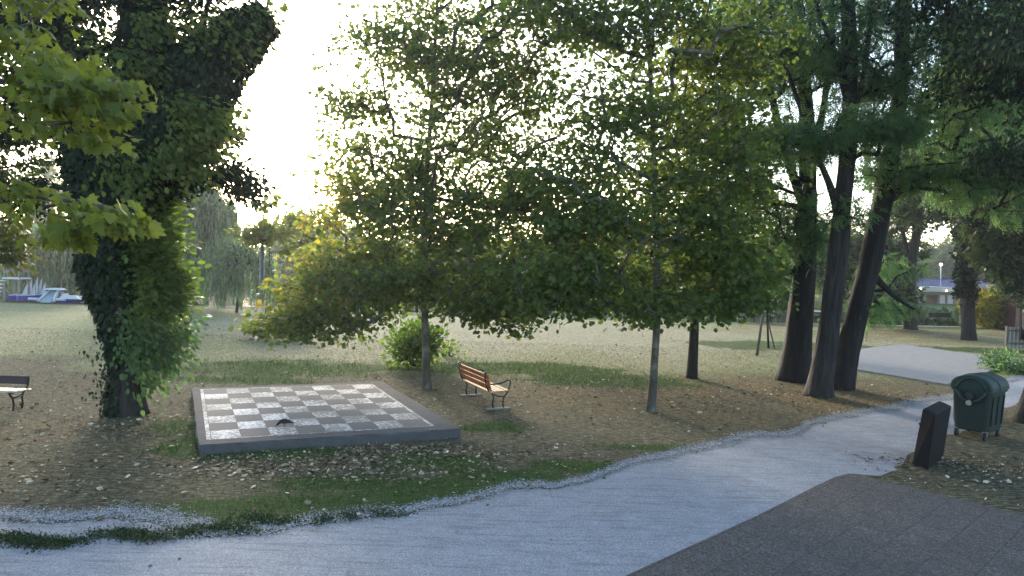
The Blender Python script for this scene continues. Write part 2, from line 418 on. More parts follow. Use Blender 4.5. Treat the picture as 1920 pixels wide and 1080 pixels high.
on_lawn = (above_path(Vg[:, 0], Vg[:, 1]) > .25) & (Vg[:, 1] < 46)
Vg[:, 2] += np.where(on_lawn, -.035*fbm(Vg, 1.6, 3)*smooth(.2, 1.2, above_path(Vg[:, 0], Vg[:, 1])), 0)
ii = (np.arange(ny-1)[:, None]*nx+np.arange(nx-1)[None]).ravel()
lo = np.stack([ii, ii+1, ii+nx+1, ii+nx], 1).ravel()
Z = zones(Vg[:, 0], Vg[:, 1])

m, t, b = mat('dry_ground')
at = N(t, 'ShaderNodeAttribute', attribute_name='zone'); sp = t.nodes.new('ShaderNodeSeparateColor'); t.links.new(at.outputs['Color'], sp.inputs[0])
v = coords(t); vs = coords(t, (1, 2.6, 1))
nf = noise(t, 26, 6, vs, .7); nm = noise(t, 6, 6, vs, .65); nb = noise(t, 1.1, 4, v)
nl = N(t, 'ShaderNodeMath', operation='MULTIPLY_ADD'); t.links.new(nm, nl.inputs[0]); nl.inputs[1].default_value = .55; hf_ = N(t, 'ShaderNodeMath', operation='MULTIPLY'); t.links.new(nf, hf_.inputs[0]); hf_.inputs[1].default_value = .5; t.links.new(hf_.outputs[0], nl.inputs[2]); nf2 = nl.outputs[0]
lawn = ramp(t, nf2, [(.41, (.040, .050, .020)), (.5, (.13, .148, .060)), (.60, (.34, .34, .18))])
straw = ramp(t, nf2, [(.40, (.10, .085, .045)), (.5, (.24, .215, .13)), (.62, (.44, .40, .28))])
dirt = ramp(t, nf2, [(.40, (.018, .016, .009)), (.47, (.052, .047, .027)), (.54, (.098, .088, .052)), (.63, (.26, .235, .15))])
gr = ramp(t, nf2, [(.40, (.014, .030, .008)), (.5, (.035, .066, .016)), (.62, (.075, .11, .03))])
och = ramp(t, nf2, [(.42, (.036, .026, .013)), (.5, (.105, .072, .032)), (.62, (.28, .20, .10))])
c = mixc(t, at.outputs['Alpha'], mixc(t, 0.0, lawn, straw), straw) if False else lawn
mulb = N(t, 'ShaderNodeMath', operation='MULTIPLY'); t.links.new(sp.outputs[2], mulb.inputs[0]); t.links.new(ramp(t, nm, [(.3, .25), (.6, 1.0)]), mulb.inputs[1])
c = mixc(t, mulb.outputs[0], c, straw)
def soft(sock, lo_, hi_):
    a = N(t, 'ShaderNodeMath', operation='ADD'); t.links.new(sock, a.inputs[0]); s_ = N(t, 'ShaderNodeMath', operation='MULTIPLY'); t.links.new(nm, s_.inputs[0]); s_.inputs[1].default_value = .6
    t.links.new(s_.outputs[0], a.inputs[1]); return ramp(t, a.outputs[0], [(lo_, 0.0), (hi_, 1.0)])
c = mixc(t, soft(sp.outputs[0], .5, .95), c, dirt)
c = mixc(t, at.outputs['Alpha'], c, och)
c = mixc(t, soft(sp.outputs[1], .55, .85), c, gr)
c = mixc(t, ramp(t, nb, [(.35, .0), (.7, .35)]), c, mixc(t, 1.0, c, (.62, .60, .55), 'MULTIPLY'))
t.links.new(c, b.inputs['Base Color']); b.inputs['Roughness'].default_value = 1; b.inputs['Specular IOR Level'].default_value = .1
bump(t, b, nf, .9, .03)
ground = raw('ground', Vg, np.full(len(ii), 4), lo, m, None, {'zone': Z}, True); tag(ground, kind='structure')
# alpha channel carries the ochre litter weight

# water
m, t, b = mat('river_water'); b.inputs['Base Color'].default_value = (.012, .02, .018, 1); b.inputs['Roughness'].default_value = .06; b.inputs['IOR'].default_value = 1.33
bump(t, b, noise(t, 2.2, 4, coords(t, (1, .35, 1))), .25, .05)
mb = MB(); mb.add([(-700, 44, -.85), (700, 44, -.85), (700, 100, -.85), (-700, 100, -.85)], [(0, 1, 2, 3)])
wo = mb.build('water', m); tag(wo, kind='structure')

# gravel path with a ragged upper edge
m, t, b = mat('gravel')
v = coords(t); n1 = noise(t, 60, 5, v, .9); n2 = noise(t, 3, 5, v); n3 = noise(t, 3.0, 6, coords(t, (.35, 4.5, 1), (0, 0, R(-20))), .75)
vor = N(t, 'ShaderNodeTexVoronoi', i_Scale=55.0); t.links.new(v, vor.inputs['Vector'])
c = ramp(t, n1, [(.32, (.11, .112, .118)), (.5, (.30, .303, .318)), (.68, (.66, .665, .68))])
c = mixc(t, ramp(t, vor.outputs['Color'], [(.0, .0), (1., .35)]), c, (.10, .10, .105))
c = mixc(t, ramp(t, n2, [(.35, 0.0), (.75, .35)]), c, (.13, .128, .125)); c = mixc(t, ramp(t, n3, [(.50, 0.0), (.62, .42)]), c, (.085, .085, .09))
t.links.new(c, b.inputs['Base Color']); b.inputs['Roughness'].default_value = .95; b.inputs['Specular IOR Level'].default_value = .2
hh = mixc(t, .65, vor.outputs[0], n3); bump(t, b, hh, .8, .02)
xs = np.arange(pu[0, 0], pu[-1, 0], .05)
yu = np.interp(xs, pu[:, 0], pu[:, 1]); yu2 = yu.copy()
pp = np.stack([xs, yu*0, xs*0], 1); yu = yu+(fbm(pp, 1.0, 5)-.47)*.8+(fbm(pp+5, 6.0, 3)-.45)*.22
# lower edge as function of x where possible
yl = np.interp(xs, pl[:, 0], pl[:, 1]); sc_l = smooth(6.6, 7.2, xs); yl = yl+sc_l*((fbm(pp+77, 1.3, 4)-.47)*.6)
K = 14; f = np.linspace(0, 1, K)[None]; VX = np.repeat(xs[:, None], K, 1); VY = yl[:, None]*(1-f)+yu[:, None]*f; VZ = np.full_like(VX, .006)
VZ[:, -1] = -.01; VZ[:, 0] = np.where(sc_l > .5, -.01, .004)
ii = (np.arange(len(xs)-1)[:, None]*K+np.arange(K-1)[None]).ravel()
path = raw('gravel_path', np.stack([VX, VY, VZ], 2), np.full(len(ii), 4), np.stack([ii, ii+K, ii+K+1, ii+1], 1).ravel(), m, None, None, True); tag(path, kind='structure')
def chips(name, n, sd, bias, cols, label, zz, size):
    i_ = rng.integers(0, len(xs), n); x_ = xs[i_]+rng.random(n)*.05; y_ = yu[i_]+rng.normal(bias, sd, n)*(.6+1.2*fbm(np.stack([x_, x_*0, x_*0], 1), .9, 2)); z_ = np.where(y_ > yu[i_], .0, .010)+zz
    a_ = rng.random(n)*2*pi; s_ = size*rng.uniform(.5, 1.4, n)*(1+y_*.04); q = np.stack([np.stack([x_+s_*np.cos(a_+k*pi/2), y_+s_*np.sin(a_+k*pi/2), z_+rng.random(n)*.008], 1) for k in range(4)], 1)
    o = raw(name, q.reshape(-1, 3), np.full(n, 4), np.arange(n*4), leafmat(name+'_colour', cols, .02, 1, .95), None, {'rnd': rng.random(n)}); tag(o, label, 'gravel', kind='stuff')
chips('loose_gravel', 100000, .12, .0, [(0, (.18, .182, .19)), (1, (.52, .525, .54))], 'loose pale gravel chips strewn over the ragged path edge', .002, .0075)
chips('soil_crumbs', 16000, .16, -.02, [(0, (.08, .065, .04)), (.6, (.20, .17, .11)), (1, (.07, .11, .03))], 'soil crumbs and grass bits strewn on the gravel edge', .004, .008)

# rubber paver apron, lower right
m, t, b = mat('rubber_pavers')
e0, e1 = G(1180, 1078), G(1592, 888); ang = atan2(e1[1]-e0[1], e1[0]-e0[0])
v = coords(t, None, (0, 0, -ang)); br = N(t, 'ShaderNodeTexBrick', offset=.5, i_Scale=1.0); br.inputs['Brick Width'].default_value = .5; br.inputs['Row Height'].default_value = .5
br.inputs['Mortar Size'].default_value = .006; br.inputs['Color1'].default_value = (.86, .86, .86, 1); br.inputs['Color2'].default_value = (1, 1, 1, 1); br.inputs['Mortar'].default_value = (.5, .5, .5, 1)
t.links.new(v, br.inputs['Vector'])
c = ramp(t, noise(t, 42, 5, coords(t), .95), [(.34, (.018, .016, .014)), (.5, (.085, .074, .066)), (.64, (.30, .27, .245))])
c = mixc(t, 1.0, c, br.outputs[0], 'MULTIPLY'); c = mixc(t, ramp(t, noise(t, 1.6, 5, coords(t)), [(.4, 0.0), (.75, .5)]), c, (.065, .06, .056))
t.links.new(c, b.inputs['Base Color']); b.inputs['Roughness'].default_value = .95; b.inputs['Specular IOR Level'].default_value = .15; bump(t, b, noise(t, 120, 3, coords(t), .8), .6, .008)
q = [G(1150, 1092), G(1180, 1078), G(1420, 968), G(1530, 912), G(1565, 896), G(1592, 889), G(1620, 893), G(1650, 902), G(1900, 962), G(2100, 1015)]
lows = (q[0][0]-1.4, q[0][1]-2.6)
mb = MB(); top = [(lows[0]-1, lows[1]-1.6, .012)]+[(p[0], p[1], .012) for p in q]+[(q[-1][0]+2, 3, .012), (q[-1][0], 1, .012)]
k = len(top); mb.add(top+[(a, b_, -.03) for a, b_, _ in top], [tuple(range(k))[::-1]]+[(i, (i+1) % k, (i+1) % k+k, i+k) for i in range(k)])
pv = mb.build('paving', m); tag(pv, kind='structure')

# concrete court slab, right middle
conc_m, t, b = mat('worn_concrete')
n1 = noise(t, 2.2, 7, coords(t, (1, 3, 1)), .65); n2 = noise(t, 60, 3, coords(t))
c = ramp(t, n1, [(.3, (.075, .077, .076)), (.55, (.125, .127, .125)), (.75, (.20, .20, .192))]); c = mixc(t, .25, c, ramp(t, n2, [(.3, .1), (.7, .5)]))
t.links.new(c, b.inputs['Base Color']); b.inputs['Roughness'].default_value = .8; bump(t, b, n2, .3, .004)
q = [G(1475, 672), G(1690, 647), G(1918, 679), G(1775, 723)]
mb = MB(); mb.add([(p[0], p[1], .05) for p in q]+[(p[0], p[1], -.1) for p in q], [(0, 3, 2, 1), (0, 1, 5, 4), (1, 2, 6, 5), (2, 3, 7, 6), (3, 0, 4, 7)])
cs = mb.build('concrete_court', conc_m); tag(cs, kind='structure')
# pale shore path on the right
q = [G(1640, 604), G(1920, 609), (40, 48.2, 0), (27, 47.3, 0)]
shm = simple('pale_path', (.34, .32, .29), .95)
mb = MB(); fp = [(30.5, 62, -.42), (36, 66, -.40), (60, 75, -.30), (90, 80, -.3), (90, 86, -.3), (58, 80, -.3), (34, 70, -.38), (28, 66, -.42)]
mb = MB(); q = [G(1400, 597), G(1960, 611), G(1960, 607), G(1400, 594)]
mb.add([(p[0], min(p[1], shore(p[0])-.1), .012) for p in q], [(0, 1, 2, 3)]); sp_ = mb.build('shore_path', shm); tag(sp_, kind='structure')

# ------------------------------------------------------------------ the giant chess board
bc = [np.array(G(*p)) for p in ((373.5, 834), (865, 803), (716, 715), (360, 728))]   # pad, seen at top level z ~ .17
TH = .17
bc = [np.array(G(*p, TH)) for p in ((373.5, 834), (865, 803), (716, 715), (360, 728))]
pc = [np.array(G(*p, TH)) for p in ((396, 823), (806, 798), (694, 721), (382, 731))]
ctr = sum(pc)/4
m, t, b = mat('board_concrete')
cc = ramp(t, noise(t, 3.5, 7, coords(t), .65), [(.3, (.045, .047, .049)), (.6, (.075, .077, .080)), (.8, (.115, .114, .112))])
cc = mixc(t, .35, cc, ramp(t, noise(t, 70, 3, coords(t)), [(.3, .03), (.7, .18)]))
t.links.new(cc, b.inputs['Base Color']); b.inputs['Roughness'].default_value = .95; b.inputs['Specular IOR Level'].default_value = .1; bump(t, b, noise(t, 60, 4, coords(t)), .4, .006)
slabm = m
plat = empty('chess_platform', (ctr[0], ctr[1], 0)); tag(plat, 'raised grey concrete slab painted as a giant chess board with worn white squares', 'chess board')
off = np.array([ctr[0], ctr[1], 0])
mb = MB()
# weathered edge: subdivided sides
ring = []
for a, bb in zip(bc, bc[1:]+bc[:1]):
    for i in range(24): ring.append(a*(1-i/24)+bb*i/24)
k = len(ring); cen = sum(ring)/k
top = [(p[0], p[1], TH) for p in ring]
def lowp(p, i): 
    g = (random.random()-.5)*.07; q = cen+(p-cen)*(1.004+g*.3); return (q[0], q[1], TH-.025)
mid = [lowp(p, i) for i, p in enumerate(ring)]
low = [(*(cen+(p-cen)*(.99+random.random()*.012))[:2], -.08) for p in ring]
mb.add(top+mid+low, [tuple(range(k))]+[(i, i+k, (i+1) % k+k, (i+1) % k) for i in range(k)]+[(i+k, i+2*k, (i+1) % k+2*k, (i+1) % k+k) for i in range(k)])
mb.build('slab', slabm, plat, off=off)
# paint: white squares and border as thin sheets with worn alpha done as colour in one material over bilinear grid
m, t, b = mat('worn_white_paint')
n1 = noise(t, 12, 8, coords(t, (1, 1.8, 1)), .8); n2 = noise(t, 1.1, 3, coords(t))
ad = N(t, 'ShaderNodeMath', operation='ADD'); t.links.new(n1, ad.inputs[0]); s_ = N(t, 'ShaderNodeMath', operation='MULTIPLY'); s_.inputs[1].default_value = .35; t.links.new(n2, s_.inputs[0]); t.links.new(s_.outputs[0], ad.inputs[1])
wear = ramp(t, ad.outputs[0], [(.60, 0.0), (.68, 1.0)])
c = mixc(t, wear, mixc(t, ramp(t, noise(t, 30, 4, coords(t)), [(.3, 0.), (.7, 1.)]), (.46, .465, .465), (.80, .81, .81)), (.15, .155, .155))
t.links.new(c, b.inputs['Base Color']); b.inputs['Roughness'].default_value = .8; b.inputs['Specular IOR Level'].default_value = .2; bump(t, b, n1, .3, .004)
def BL(u, v_, z): 
    p = pc[0]*(1-u)*(1-v_)+pc[1]*u*(1-v_)+pc[2]*u*v_+pc[3]*(1-u)*v_; return (p[0], p[1], z)
mb = MB(); z = TH+.004
for i in range(8):
    for j in range(8):
        if (i+j) % 2 == 0:
            u0, u1, v0, v1 = i/8+.001, (i+1)/8-.001, j/8+.001, (j+1)/8-.001
            mb.add([BL(u0, v0, z), BL(u1, v0, z), BL(u1, v1, z), BL(u0, v1, z)], [(0, 1, 2, 3)])
g = .012
for u0, u1, v0, v1 in ((-g*1.6, -.002, -g, 1+g), (1.002, 1+g*1.6, -g, 1+g), (0, 1, -g, -.002), (0, 1, 1.002, 1+g)):
    mb.add([BL(u0, v0, z), BL(u1, v0, z), BL(u1, v1, z), BL(u0, v1, z)], [(0, 1, 2, 3)])
mb.build('painted_squares', m, plat, off=off)
m, t, b = mat('worn_dark_paint'); c = ramp(t, noise(t, 14, 7, coords(t, (1, 2, 1)), .7), [(.3, (.075, .078, .08)), (.7, (.125, .13, .13)), (.85, (.21, .21, .21))])
t.links.new(c, b.inputs['Base Color']); b.inputs['Roughness'].default_value = .9; b.inputs['Specular IOR Level'].default_value = .2
mb = MB()
for i in range(8):
    for j in range(8):
        if (i+j) % 2:
            u0, u1, v0, v1 = i/8, (i+1)/8, j/8, (j+1)/8
            mb.add([BL(u0, v0, z), BL(u1, v0, z), BL(u1, v1, z), BL(u0, v1, z)], [(0, 1, 2, 3)])
mb.build('dark_squares', m, plat, off=off)

# crow on the board
blk = simple('black_feathers', (.006, .006, .009), .85, vary=.3)
cp = G(533, 801, TH); cw = empty('crow', (cp[0], cp[1], TH), R(172)); cw.scale = (.68, .68, .68); tag(cw, 'black crow pecking with lowered head on the chess board', 'bird')
mb = MB()
sp3 = [(-.30, 0, .135), (-.22, 0, .15), (-.14, 0, .165), (-.06, 0, .175), (.03, 0, .175), (.10, 0, .155), (.15, 0, .12), (.185, 0, .085), (.205, 0, .06), (.235, 0, .04)]
mb.tube(sp3, [.012, .022, .045, .068, .072, .058, .038, .035, .028, .004], 14)
for v_ in range(len(mb.V)):
    x, y, z_ = mb.V[v_]
    if x < -.18: mb.V[v_] = (x, y*1.9, z_)
body = mb.build('body', blk, cw, smooth=True)
mb = MB(); mb.tube([(.225, 0, .05), (.25, 0, .03), (.275, 0, .008)], [.014, .010, .002], 8); mb.build('beak', simple('beak_black', (.02, .02, .02), .3), cw)
mb = MB()
for s in (-1, 1):
    mb.add([(.06, s*.062, .19), (-.08, s*.075, .20), (-.27, s*.03, .15), (-.12, s*.085, .15), (.05, s*.078, .15)], [(0, 1, 2, 3, 4) if s > 0 else (4, 3, 2, 1, 0)])
mb.build('wings', blk, cw)
for s in (-1, 1):
    mb = MB(); mb.tube([(.01, s*.03, .12), (-.01, s*.035, .06), (.005, s*.035, .006)], [.014, .006, .005], 6)
    for a in (-.5, 0, .5): mb.tube([(.005, s*.035, .006), (.005+.04*cos(a), s*.035+.04*sin(a), .004)], [.004, .002], 5)
    mb.build('leg', blk, cw)

# ------------------------------------------------------------------ benches
orange = simple('orange_wood', (.34, .095, .020), .6, vary=.35, scale=5)
pale = simple('sky_lit_seat_wood', (.36, .21, .09), .5, vary=.3, scale=6)  # seat slats paler than the back: sky reflection put into the wood colour
iron = simple('black_iron', (.010, .010, .012), .45, .3, vary=.2)
darkw = simple('dark_back_wood', (.012, .007, .008), .7, vary=.3)
whitew = simple('sky_glare_seat_wood', (.42, .36, .30), .25, vary=.15)  # pale base colour carries the sky glare lying on the seat
def bench(loc, rz, label, L, mb_back, mb_seat, feet=True, group=None):
    """local: long axis x, faces +y"""
    e = empty('park_bench', loc, rz); tag(e, label, 'bench', group)
    for i in range(3 if feet else 1):
        mb = MB(); z0 = (.53+i*.125) if feet else .60; M = Matrix.Rotation(R(14), 3, 'X')
        mb.box((0, -.235-.25*(z0-.53), z0), (L if feet else L-.16, .028, .108 if feet else .17), M=M); mb.build('back_slat', mb_back, e, bevel=.006)
    for i in range(5):
        mb = MB(); y = -.19+i*.098; mb.box((0, y, .425+.012*(i == 4)-.02*(i == 0)), (L, .082, .034)); mb.build('seat_slat', mb_seat, e, bevel=.006)
    for s in (-1, 1):
        x = s*(L/2-.12); fr = MB()
        fr.tube([(x, -.10, .02), (x, -.13, .13), (x, -.10, .26), (x, -.14, .36), (x, -.24, .44), (x, -.30, .56)]+([(x, -.33, .72), (x, -.35, .86)] if feet else [(x, -.285, .66)]), .019, 8)
        if feet: fr.tube([(x, -.14, .36), (x, -.20, .50), (x, -.25, .68), (x, -.30, .84), (x, -.35, .88)], .017, 8)
        fr.tube([(x, .16, .02), (x, .14, .14), (x, .17, .28), (x, .24, .36), (x, .29, .42)], .019, 8)
        fr.tube([(x, -.14, .36), (x, 0, .30), (x, .17, .28)], .015, 8)
        fr.tube([(x, -.18, .40), (x, .30, .405)], .016, 8)
        fr.build('iron_frame', iron, e, smooth=True)
        if not feet: continue
        ar = MB(); ar.tube([(x, -.27, .60), (x, -.10, .585), (x, .08, .60), (x, .24, .665), (x, .31, .655), (x, .33, .59), (x, .29, .50), (x, .28, .42)], [.017]*8, 8)
        ar.build('armrest', iron, e, smooth=True)
        ft = MB()
        if feet: ft.box((x, .02, .004), (.12, .60, .04)); 
        if feet: ft.build('concrete_foot', conc_m, e, bevel=.01)
    return e
fa, fb = G(877, 741), G(930, 768); cb = (fa+fb)/2; d_ = fb-fa; an = atan2(d_[1], d_[0])
# faces right/away: +y local must be to the right of the view
bench((cb[0]+.05, cb[1]+.05, 0), an+pi if sin(an) > 0 else an, 'orange slatted wooden bench with curled black iron arms beside the chess board', 1.95, orange, pale)
lb = G(43, 772); LL = 1.95
bench((lb[0]-LL/2-.06, lb[1]+.12, 0), pi, 'bench at the left edge with dark back and a shiny seat coloured pale for sky glare, on black iron legs', LL, darkw, whitew, False)

# ------------------------------------------------------------------ wheeled bin
gm = simple('green_bin_plastic', (.003, .014, .010), .65, vary=.25, scale=3, bstr=.08)
gm2 = simple('green_lid_plastic', (.005, .021, .017), .6, vary=.2, scale=3, bstr=.08)
rub = simple('black_rubber', (.012, .012, .012), .6); gal = simple('zinc_steel', (.35, .35, .35), .35, .8)
bcn = G(1818, 822); az = R(53); bdir = np.array([sin(az), cos(az)]); Lb, Wb = .96, .74
bl = bcn[:2]+bdir*Lb*.42
bn = empty('wheeled_bin', (bl[0], bl[1], 0), atan2(bdir[1], bdir[0])); tag(bn, 'dark green wheeled waste container with domed lid beside the gravel path', 'bin')
mb = MB(); x0, x1, y0, y1 = Lb*.42, Lb*.5, Wb*.42, Wb*.5
rings = [(.17, .86, .86), (.20, .89, .88), (.75, .96, .95), (1.00, 1.0, 1.0), (1.0, 1.06, 1.08), (1.05, 1.06, 1.08)]
V = []; ns = 28
for (z_, fx, fy) in rings:
    for k_ in range(ns):
        th = 2*pi*k_/ns; cx = abs(cos(th))**.22*(1 if cos(th) > 0 else -1); cy = abs(sin(th))**.22*(1 if sin(th) > 0 else -1)
        V.append((cx*Lb/2*fx, cy*Wb/2*fy, z_))
Fc = [(i*ns+k_, i*ns+(k_+1) % ns, (i+1)*ns+(k_+1) % ns, (i+1)*ns+k_) for i in range(len(rings)-1) for k_ in range(ns)]+[tuple(range(ns))[::-1], tuple((len(rings)-1)*ns+k_ for k_ in range(ns))]
mb.add(V, Fc); mb.build('body', gm, bn, bevel=.008)
for x in (-.3, 0, .3):
    for s in (-1, 1):
        mb = MB(); mb.box((x, s*Wb*.478, .62), (.035, .03, .62), M=Matrix.Rotation(-s*R(3), 3, 'X')); mb.build('rib', gm, bn)
mb = MB(); na = 20; V = []; hl = Lb/2*1.02
for x, sc_ in ((-hl, .93), (-hl+.03, 1.0), (-.09, 1.0), (-.085, 1.04), (.0, 1.04), (.005, 1.0), (hl-.03, 1.0), (hl, .93)):
    for k_ in range(na+1):
        th = pi*k_/na; V.append((x, cos(th)*Wb*.55*sc_, 1.055+max(0, sin(th))**.8*.30*sc_))
nr_ = 8; Fc = [(i*(na+1)+k_, (i+1)*(na+1)+k_, (i+1)*(na+1)+k_+1, i*(na+1)+k_+1) for i in range(nr_-1) for k_ in range(na)]
Fc += [tuple(range(na+1)), tuple((nr_-1)*(na+1)+k_ for k_ in range(na+1))[::-1]]
mb.add(V, Fc); mb.build('domed_lid', gm2, bn, smooth=False)
for s in (-1, 1):
    mb = MB(); x = s*(Lb/2*1.06+.012)
    th = np.linspace(-.35*pi, 1.0*pi, 18)
    mb.tube([(x, -.02+.30*cos(a)*.9, 1.03+.27*sin(a)) for a in np.linspace(pi*.98, pi*.02, 12)], .022, 6)
    mb.tube([(x, .25, 1.03), (x+s*.01, .15, .86), (x+s*.012, .02, .78)], .03, 6); mb.tube([(x, -.29, 1.03), (x+s*.01, -.18, .86), (x+s*.012, -.02, .78)], .03, 6)
    mb.build('lid_arm', gm2, bn, smooth=True)
    mb = MB(); mb.cyl((x-s*.03, 0, .78), (x+s*.05, 0, .78), .055, sides=16); mb.build('pivot', gal, bn)
    mb = MB(); mb.cyl((x-s*.05, .0, .93), (x+s*.02, .0, .93), .075, sides=16); mb.build('socket', rub, bn)
for sx in (-1, 1):
    for sy in (-1, 1):
        wx, wy = sx*Lb*.38, sy*Wb*.36
        mb = MB(); mb.cyl((wx, wy-.022, .085), (wx, wy+.022, .085), .085, sides=20); wh = mb.build('wheel', rub, bn)
        mb = MB(); mb.box((wx, wy-.035, .14), (.05, .012, .12)); mb.box((wx, wy+.035, .14), (.05, .012, .12)); mb.box((wx, wy, .185), (.11, .10, .015)); mb.build('fork', gal, wh)
# leaning black pedestal
bb = [G(1709, 872), G(1739, 881), G(1768, 858)]; b3 = bb[0]+bb[2]-bb[1]; base4 = [bb[0], bb[1], bb[2], b3]
dpt = [p[1] for p in base4]
tt = [P(1730, 767, dpt[0]), P(1754, 778, dpt[1]), P(1784, 761, dpt[2])]; tt.append(tt[0]+tt[2]-tt[1]+np.array([0, 0, .0]))
pe = empty('pedestal', base4[0]); tag(pe, 'leaning black box pedestal standing in front of the green waste container', 'pedestal')
bm_ = simple('black_powder_coat', (.005, .0045, .006), .7, vary=.3, scale=4); bm_.node_tree.nodes['Principled BSDF'].inputs['Specular IOR Level'].default_value = .2
mb = MB(); low4 = [p+np.array([0, 0, -.03])-(t_-p)*0 for p, t_ in zip(base4, tt)]
mb.hexa([low4[i] for i in (0, 1, 2, 3)], [tt[i] for i in (0, 1, 2, 3)]); mb.build('housing', bm_, pe, off=base4[0], bevel=.012)
mb = MB(); kp = P(1727, 795, dpt[0]); mb.cyl(kp+np.array([.03, 0, 0]), kp-np.array([.035, 0, 0]), .02, sides=10); mb.build('knob', iron, pe, off=base4[0])
tc = sum(tt)/4; mb = MB(); mb.hexa([tc+(p-tc)*.86+np.array([0, 0, .001]) for p in tt], [tc+(p-tc)*.82+np.array([0, 0, .009]) for p in tt]); mb.build('top_plate', bm_, pe, off=base4[0])

# ------------------------------------------------------------------ pole, stakes, sapling
greyp = simple('grey_paint', (.10, .10, .105), .5, .3)
pb = G(489, 636); d = pb[1]; pole = empty('lamp_post', pb); tag(pole, 'tall thin grey pole with thicker lower half behind the staked sapling', 'pole')
pm, ptop = P(492, 462, d), P(497, 345, d)
mb = MB(); mb.tube([pb+np.array([0, 0, -.1]), pm], [.10, .085], 14); mb.build('lower_tube', greyp, pole, True, pb)
mb = MB(); mb.tube([pm, ptop], [.05, .03], 10); mb.build('upper_tube', greyp, pole, True, pb)
mb = MB(); mb.cyl(pm-np.array([0, 0, .06]), pm+np.array([0, 0, .05]), .10, .06, 14); mb.build('collar', greyp, pole, False, pb)
mb = MB(); mb.ball(ptop, .06, (1, 1, 1.3), 6); mb.build('cap', greyp, pole, True, pb)
mb = MB(); mb.box((pb[0], pb[1], .02), (.7, .7, .08)); mb.build('concrete_base', conc_m, pole, False, pb)
paper = simple('notice_paper', (.6, .6, .58), .7)
mb = MB(); mb.tube([P(489.5, 588, d), P(489.2, 570, d)], .112, 14, False); mb.build('pasted_notice', paper, pole, True, pb)
def stake(p0, p1, label, r=.03, group=None):
    e = empty('stake', p0); tag(e, label, 'stake', group); mb = MB(); mb.tube([p0-np.array([0, 0, .1]), p1], [r, r*.9], 8); mb.build('shaft', BK['twig'], e, True, p0)
    mb = MB(); mb.cyl(p1-np.array([0, 0, .02]), p1+np.array([0, 0, .015]), r*1.15, r*.8, 8); mb.build('tip', BK['twig'], e, False, p0)
dd = G(476, 634)[1]
stake(P(476, 634, dd), P(474, 600, dd), 'short wooden stake left of the tall grey pole', .05)
dd = G(1420, 666)[1]; stake(P(1419, 666, dd), P(1430, 590, dd), 'leaning wooden stake on the left of the young staked tree', .06)
dd = G(1452, 652)[1]; stake(P(1453, 652, dd), P(1441, 605, dd), 'thin leaning stake on the right of the young staked tree', .035)
# small table-like post by the pole
tb = G(503, 634); e = empty('small_table', tb); tag(e, 'small square table top on one post beside the grey pole', 'table'); dz = 3.4-(604-483)*tb[1]/F
mb = MB(); mb.cyl((0, 0, 0), (0, 0, .78), .06); mb.build('post', BK['twig'], e); mb = MB(); mb.box((.05, 0, .80), (.42, .42, .05)); mb.build('table_top', simple('pale_top', (.5, .5, .47), .5), e, bevel=.005)

# ------------------------------------------------------------------ shore: tower, dinghies, slide
white = simple('white_plastic', (.46, .48, .50), .4, vary=.06); blue = simple('blue_vinyl', (.02, .035, .30), .35, vary=.2); lblue = simple('pale_blue_vinyl', (.20, .29, .33), .3, vary=.1)
greyw = simple('grey_timber', (.17, .165, .16), .8); sail = simple('sail_cloth', (.40, .45, .45), .7, vary=.08)
D0 = 45.6
def at(px, z=0.0, d=D0): p = P(px, 565, d); return np.array([p[0], d, z])
tw = at(31); T_ = empty('lookout_tower', tw); tag(T_, 'timber lookout tower with white canopy and ladder by the water', 'tower')
for sx in (-.48, .48):
    for sy in (-.45, .45):
        mb = MB(); mb.box((sx, sy, 1.6), (.09, .09, 3.2)); mb.build('post', greyw, T_)
mb = MB(); mb.box((0, 0, 1.52), (1.2, 1.1, .10)); mb.build('deck', white, T_)
mb = MB()
for z in (1.95, 2.35):
    for s in (-.48, .48): mb.box((0, s, z), (.9, .04, .07)); mb.box((s, 0, z), (.04, .84, .07))
mb.build('railing', greyw, T_)
cvm = simple('grey_canvas', (.10, .11, .12), .8)
for s in (-.515, .515):
    mb = MB(); mb.box((0, s, 2.14), (.86, .02, .30)); mb.build('canvas_panel', cvm, T_)
mb = MB(); mb.add([(-.75, -.7, 3.12), (.75, -.7, 3.12), (.75, .7, 3.12), (-.75, .7, 3.12), (-.06, 0, 3.55), (.06, 0, 3.55), (-.75, -.7, 3.04), (.75, -.7, 3.04), (.75, .7, 3.04), (-.75, .7, 3.04)],
    [(0, 1, 5, 4), (1, 2, 5), (2, 3, 4, 5), (3, 0, 4), (0, 6, 7, 1), (1, 7, 8, 2), (2, 8, 9, 3), (3, 9, 6, 0), (6, 9, 8, 7)]); mb.build('canopy', white, T_)
mb = MB(); a0 = np.array([-1.15, -.5, 0.0]); a1 = np.array([-.5, -.5, 1.6])
for s in (-.22, .22): mb.tube([a0+np.array([s*.8, s*.3, 0]), a1+np.array([s*.8, s*.3, 0])], .035, 6)
lad = mb.build('ladder', greyw, T_)
for i in range(6):
    q = a0+(a1-a0)*(i+.6)/6.6; mb = MB(); mb.box(q, (.46, .18, .05)); mb.build('rung', white, lad)
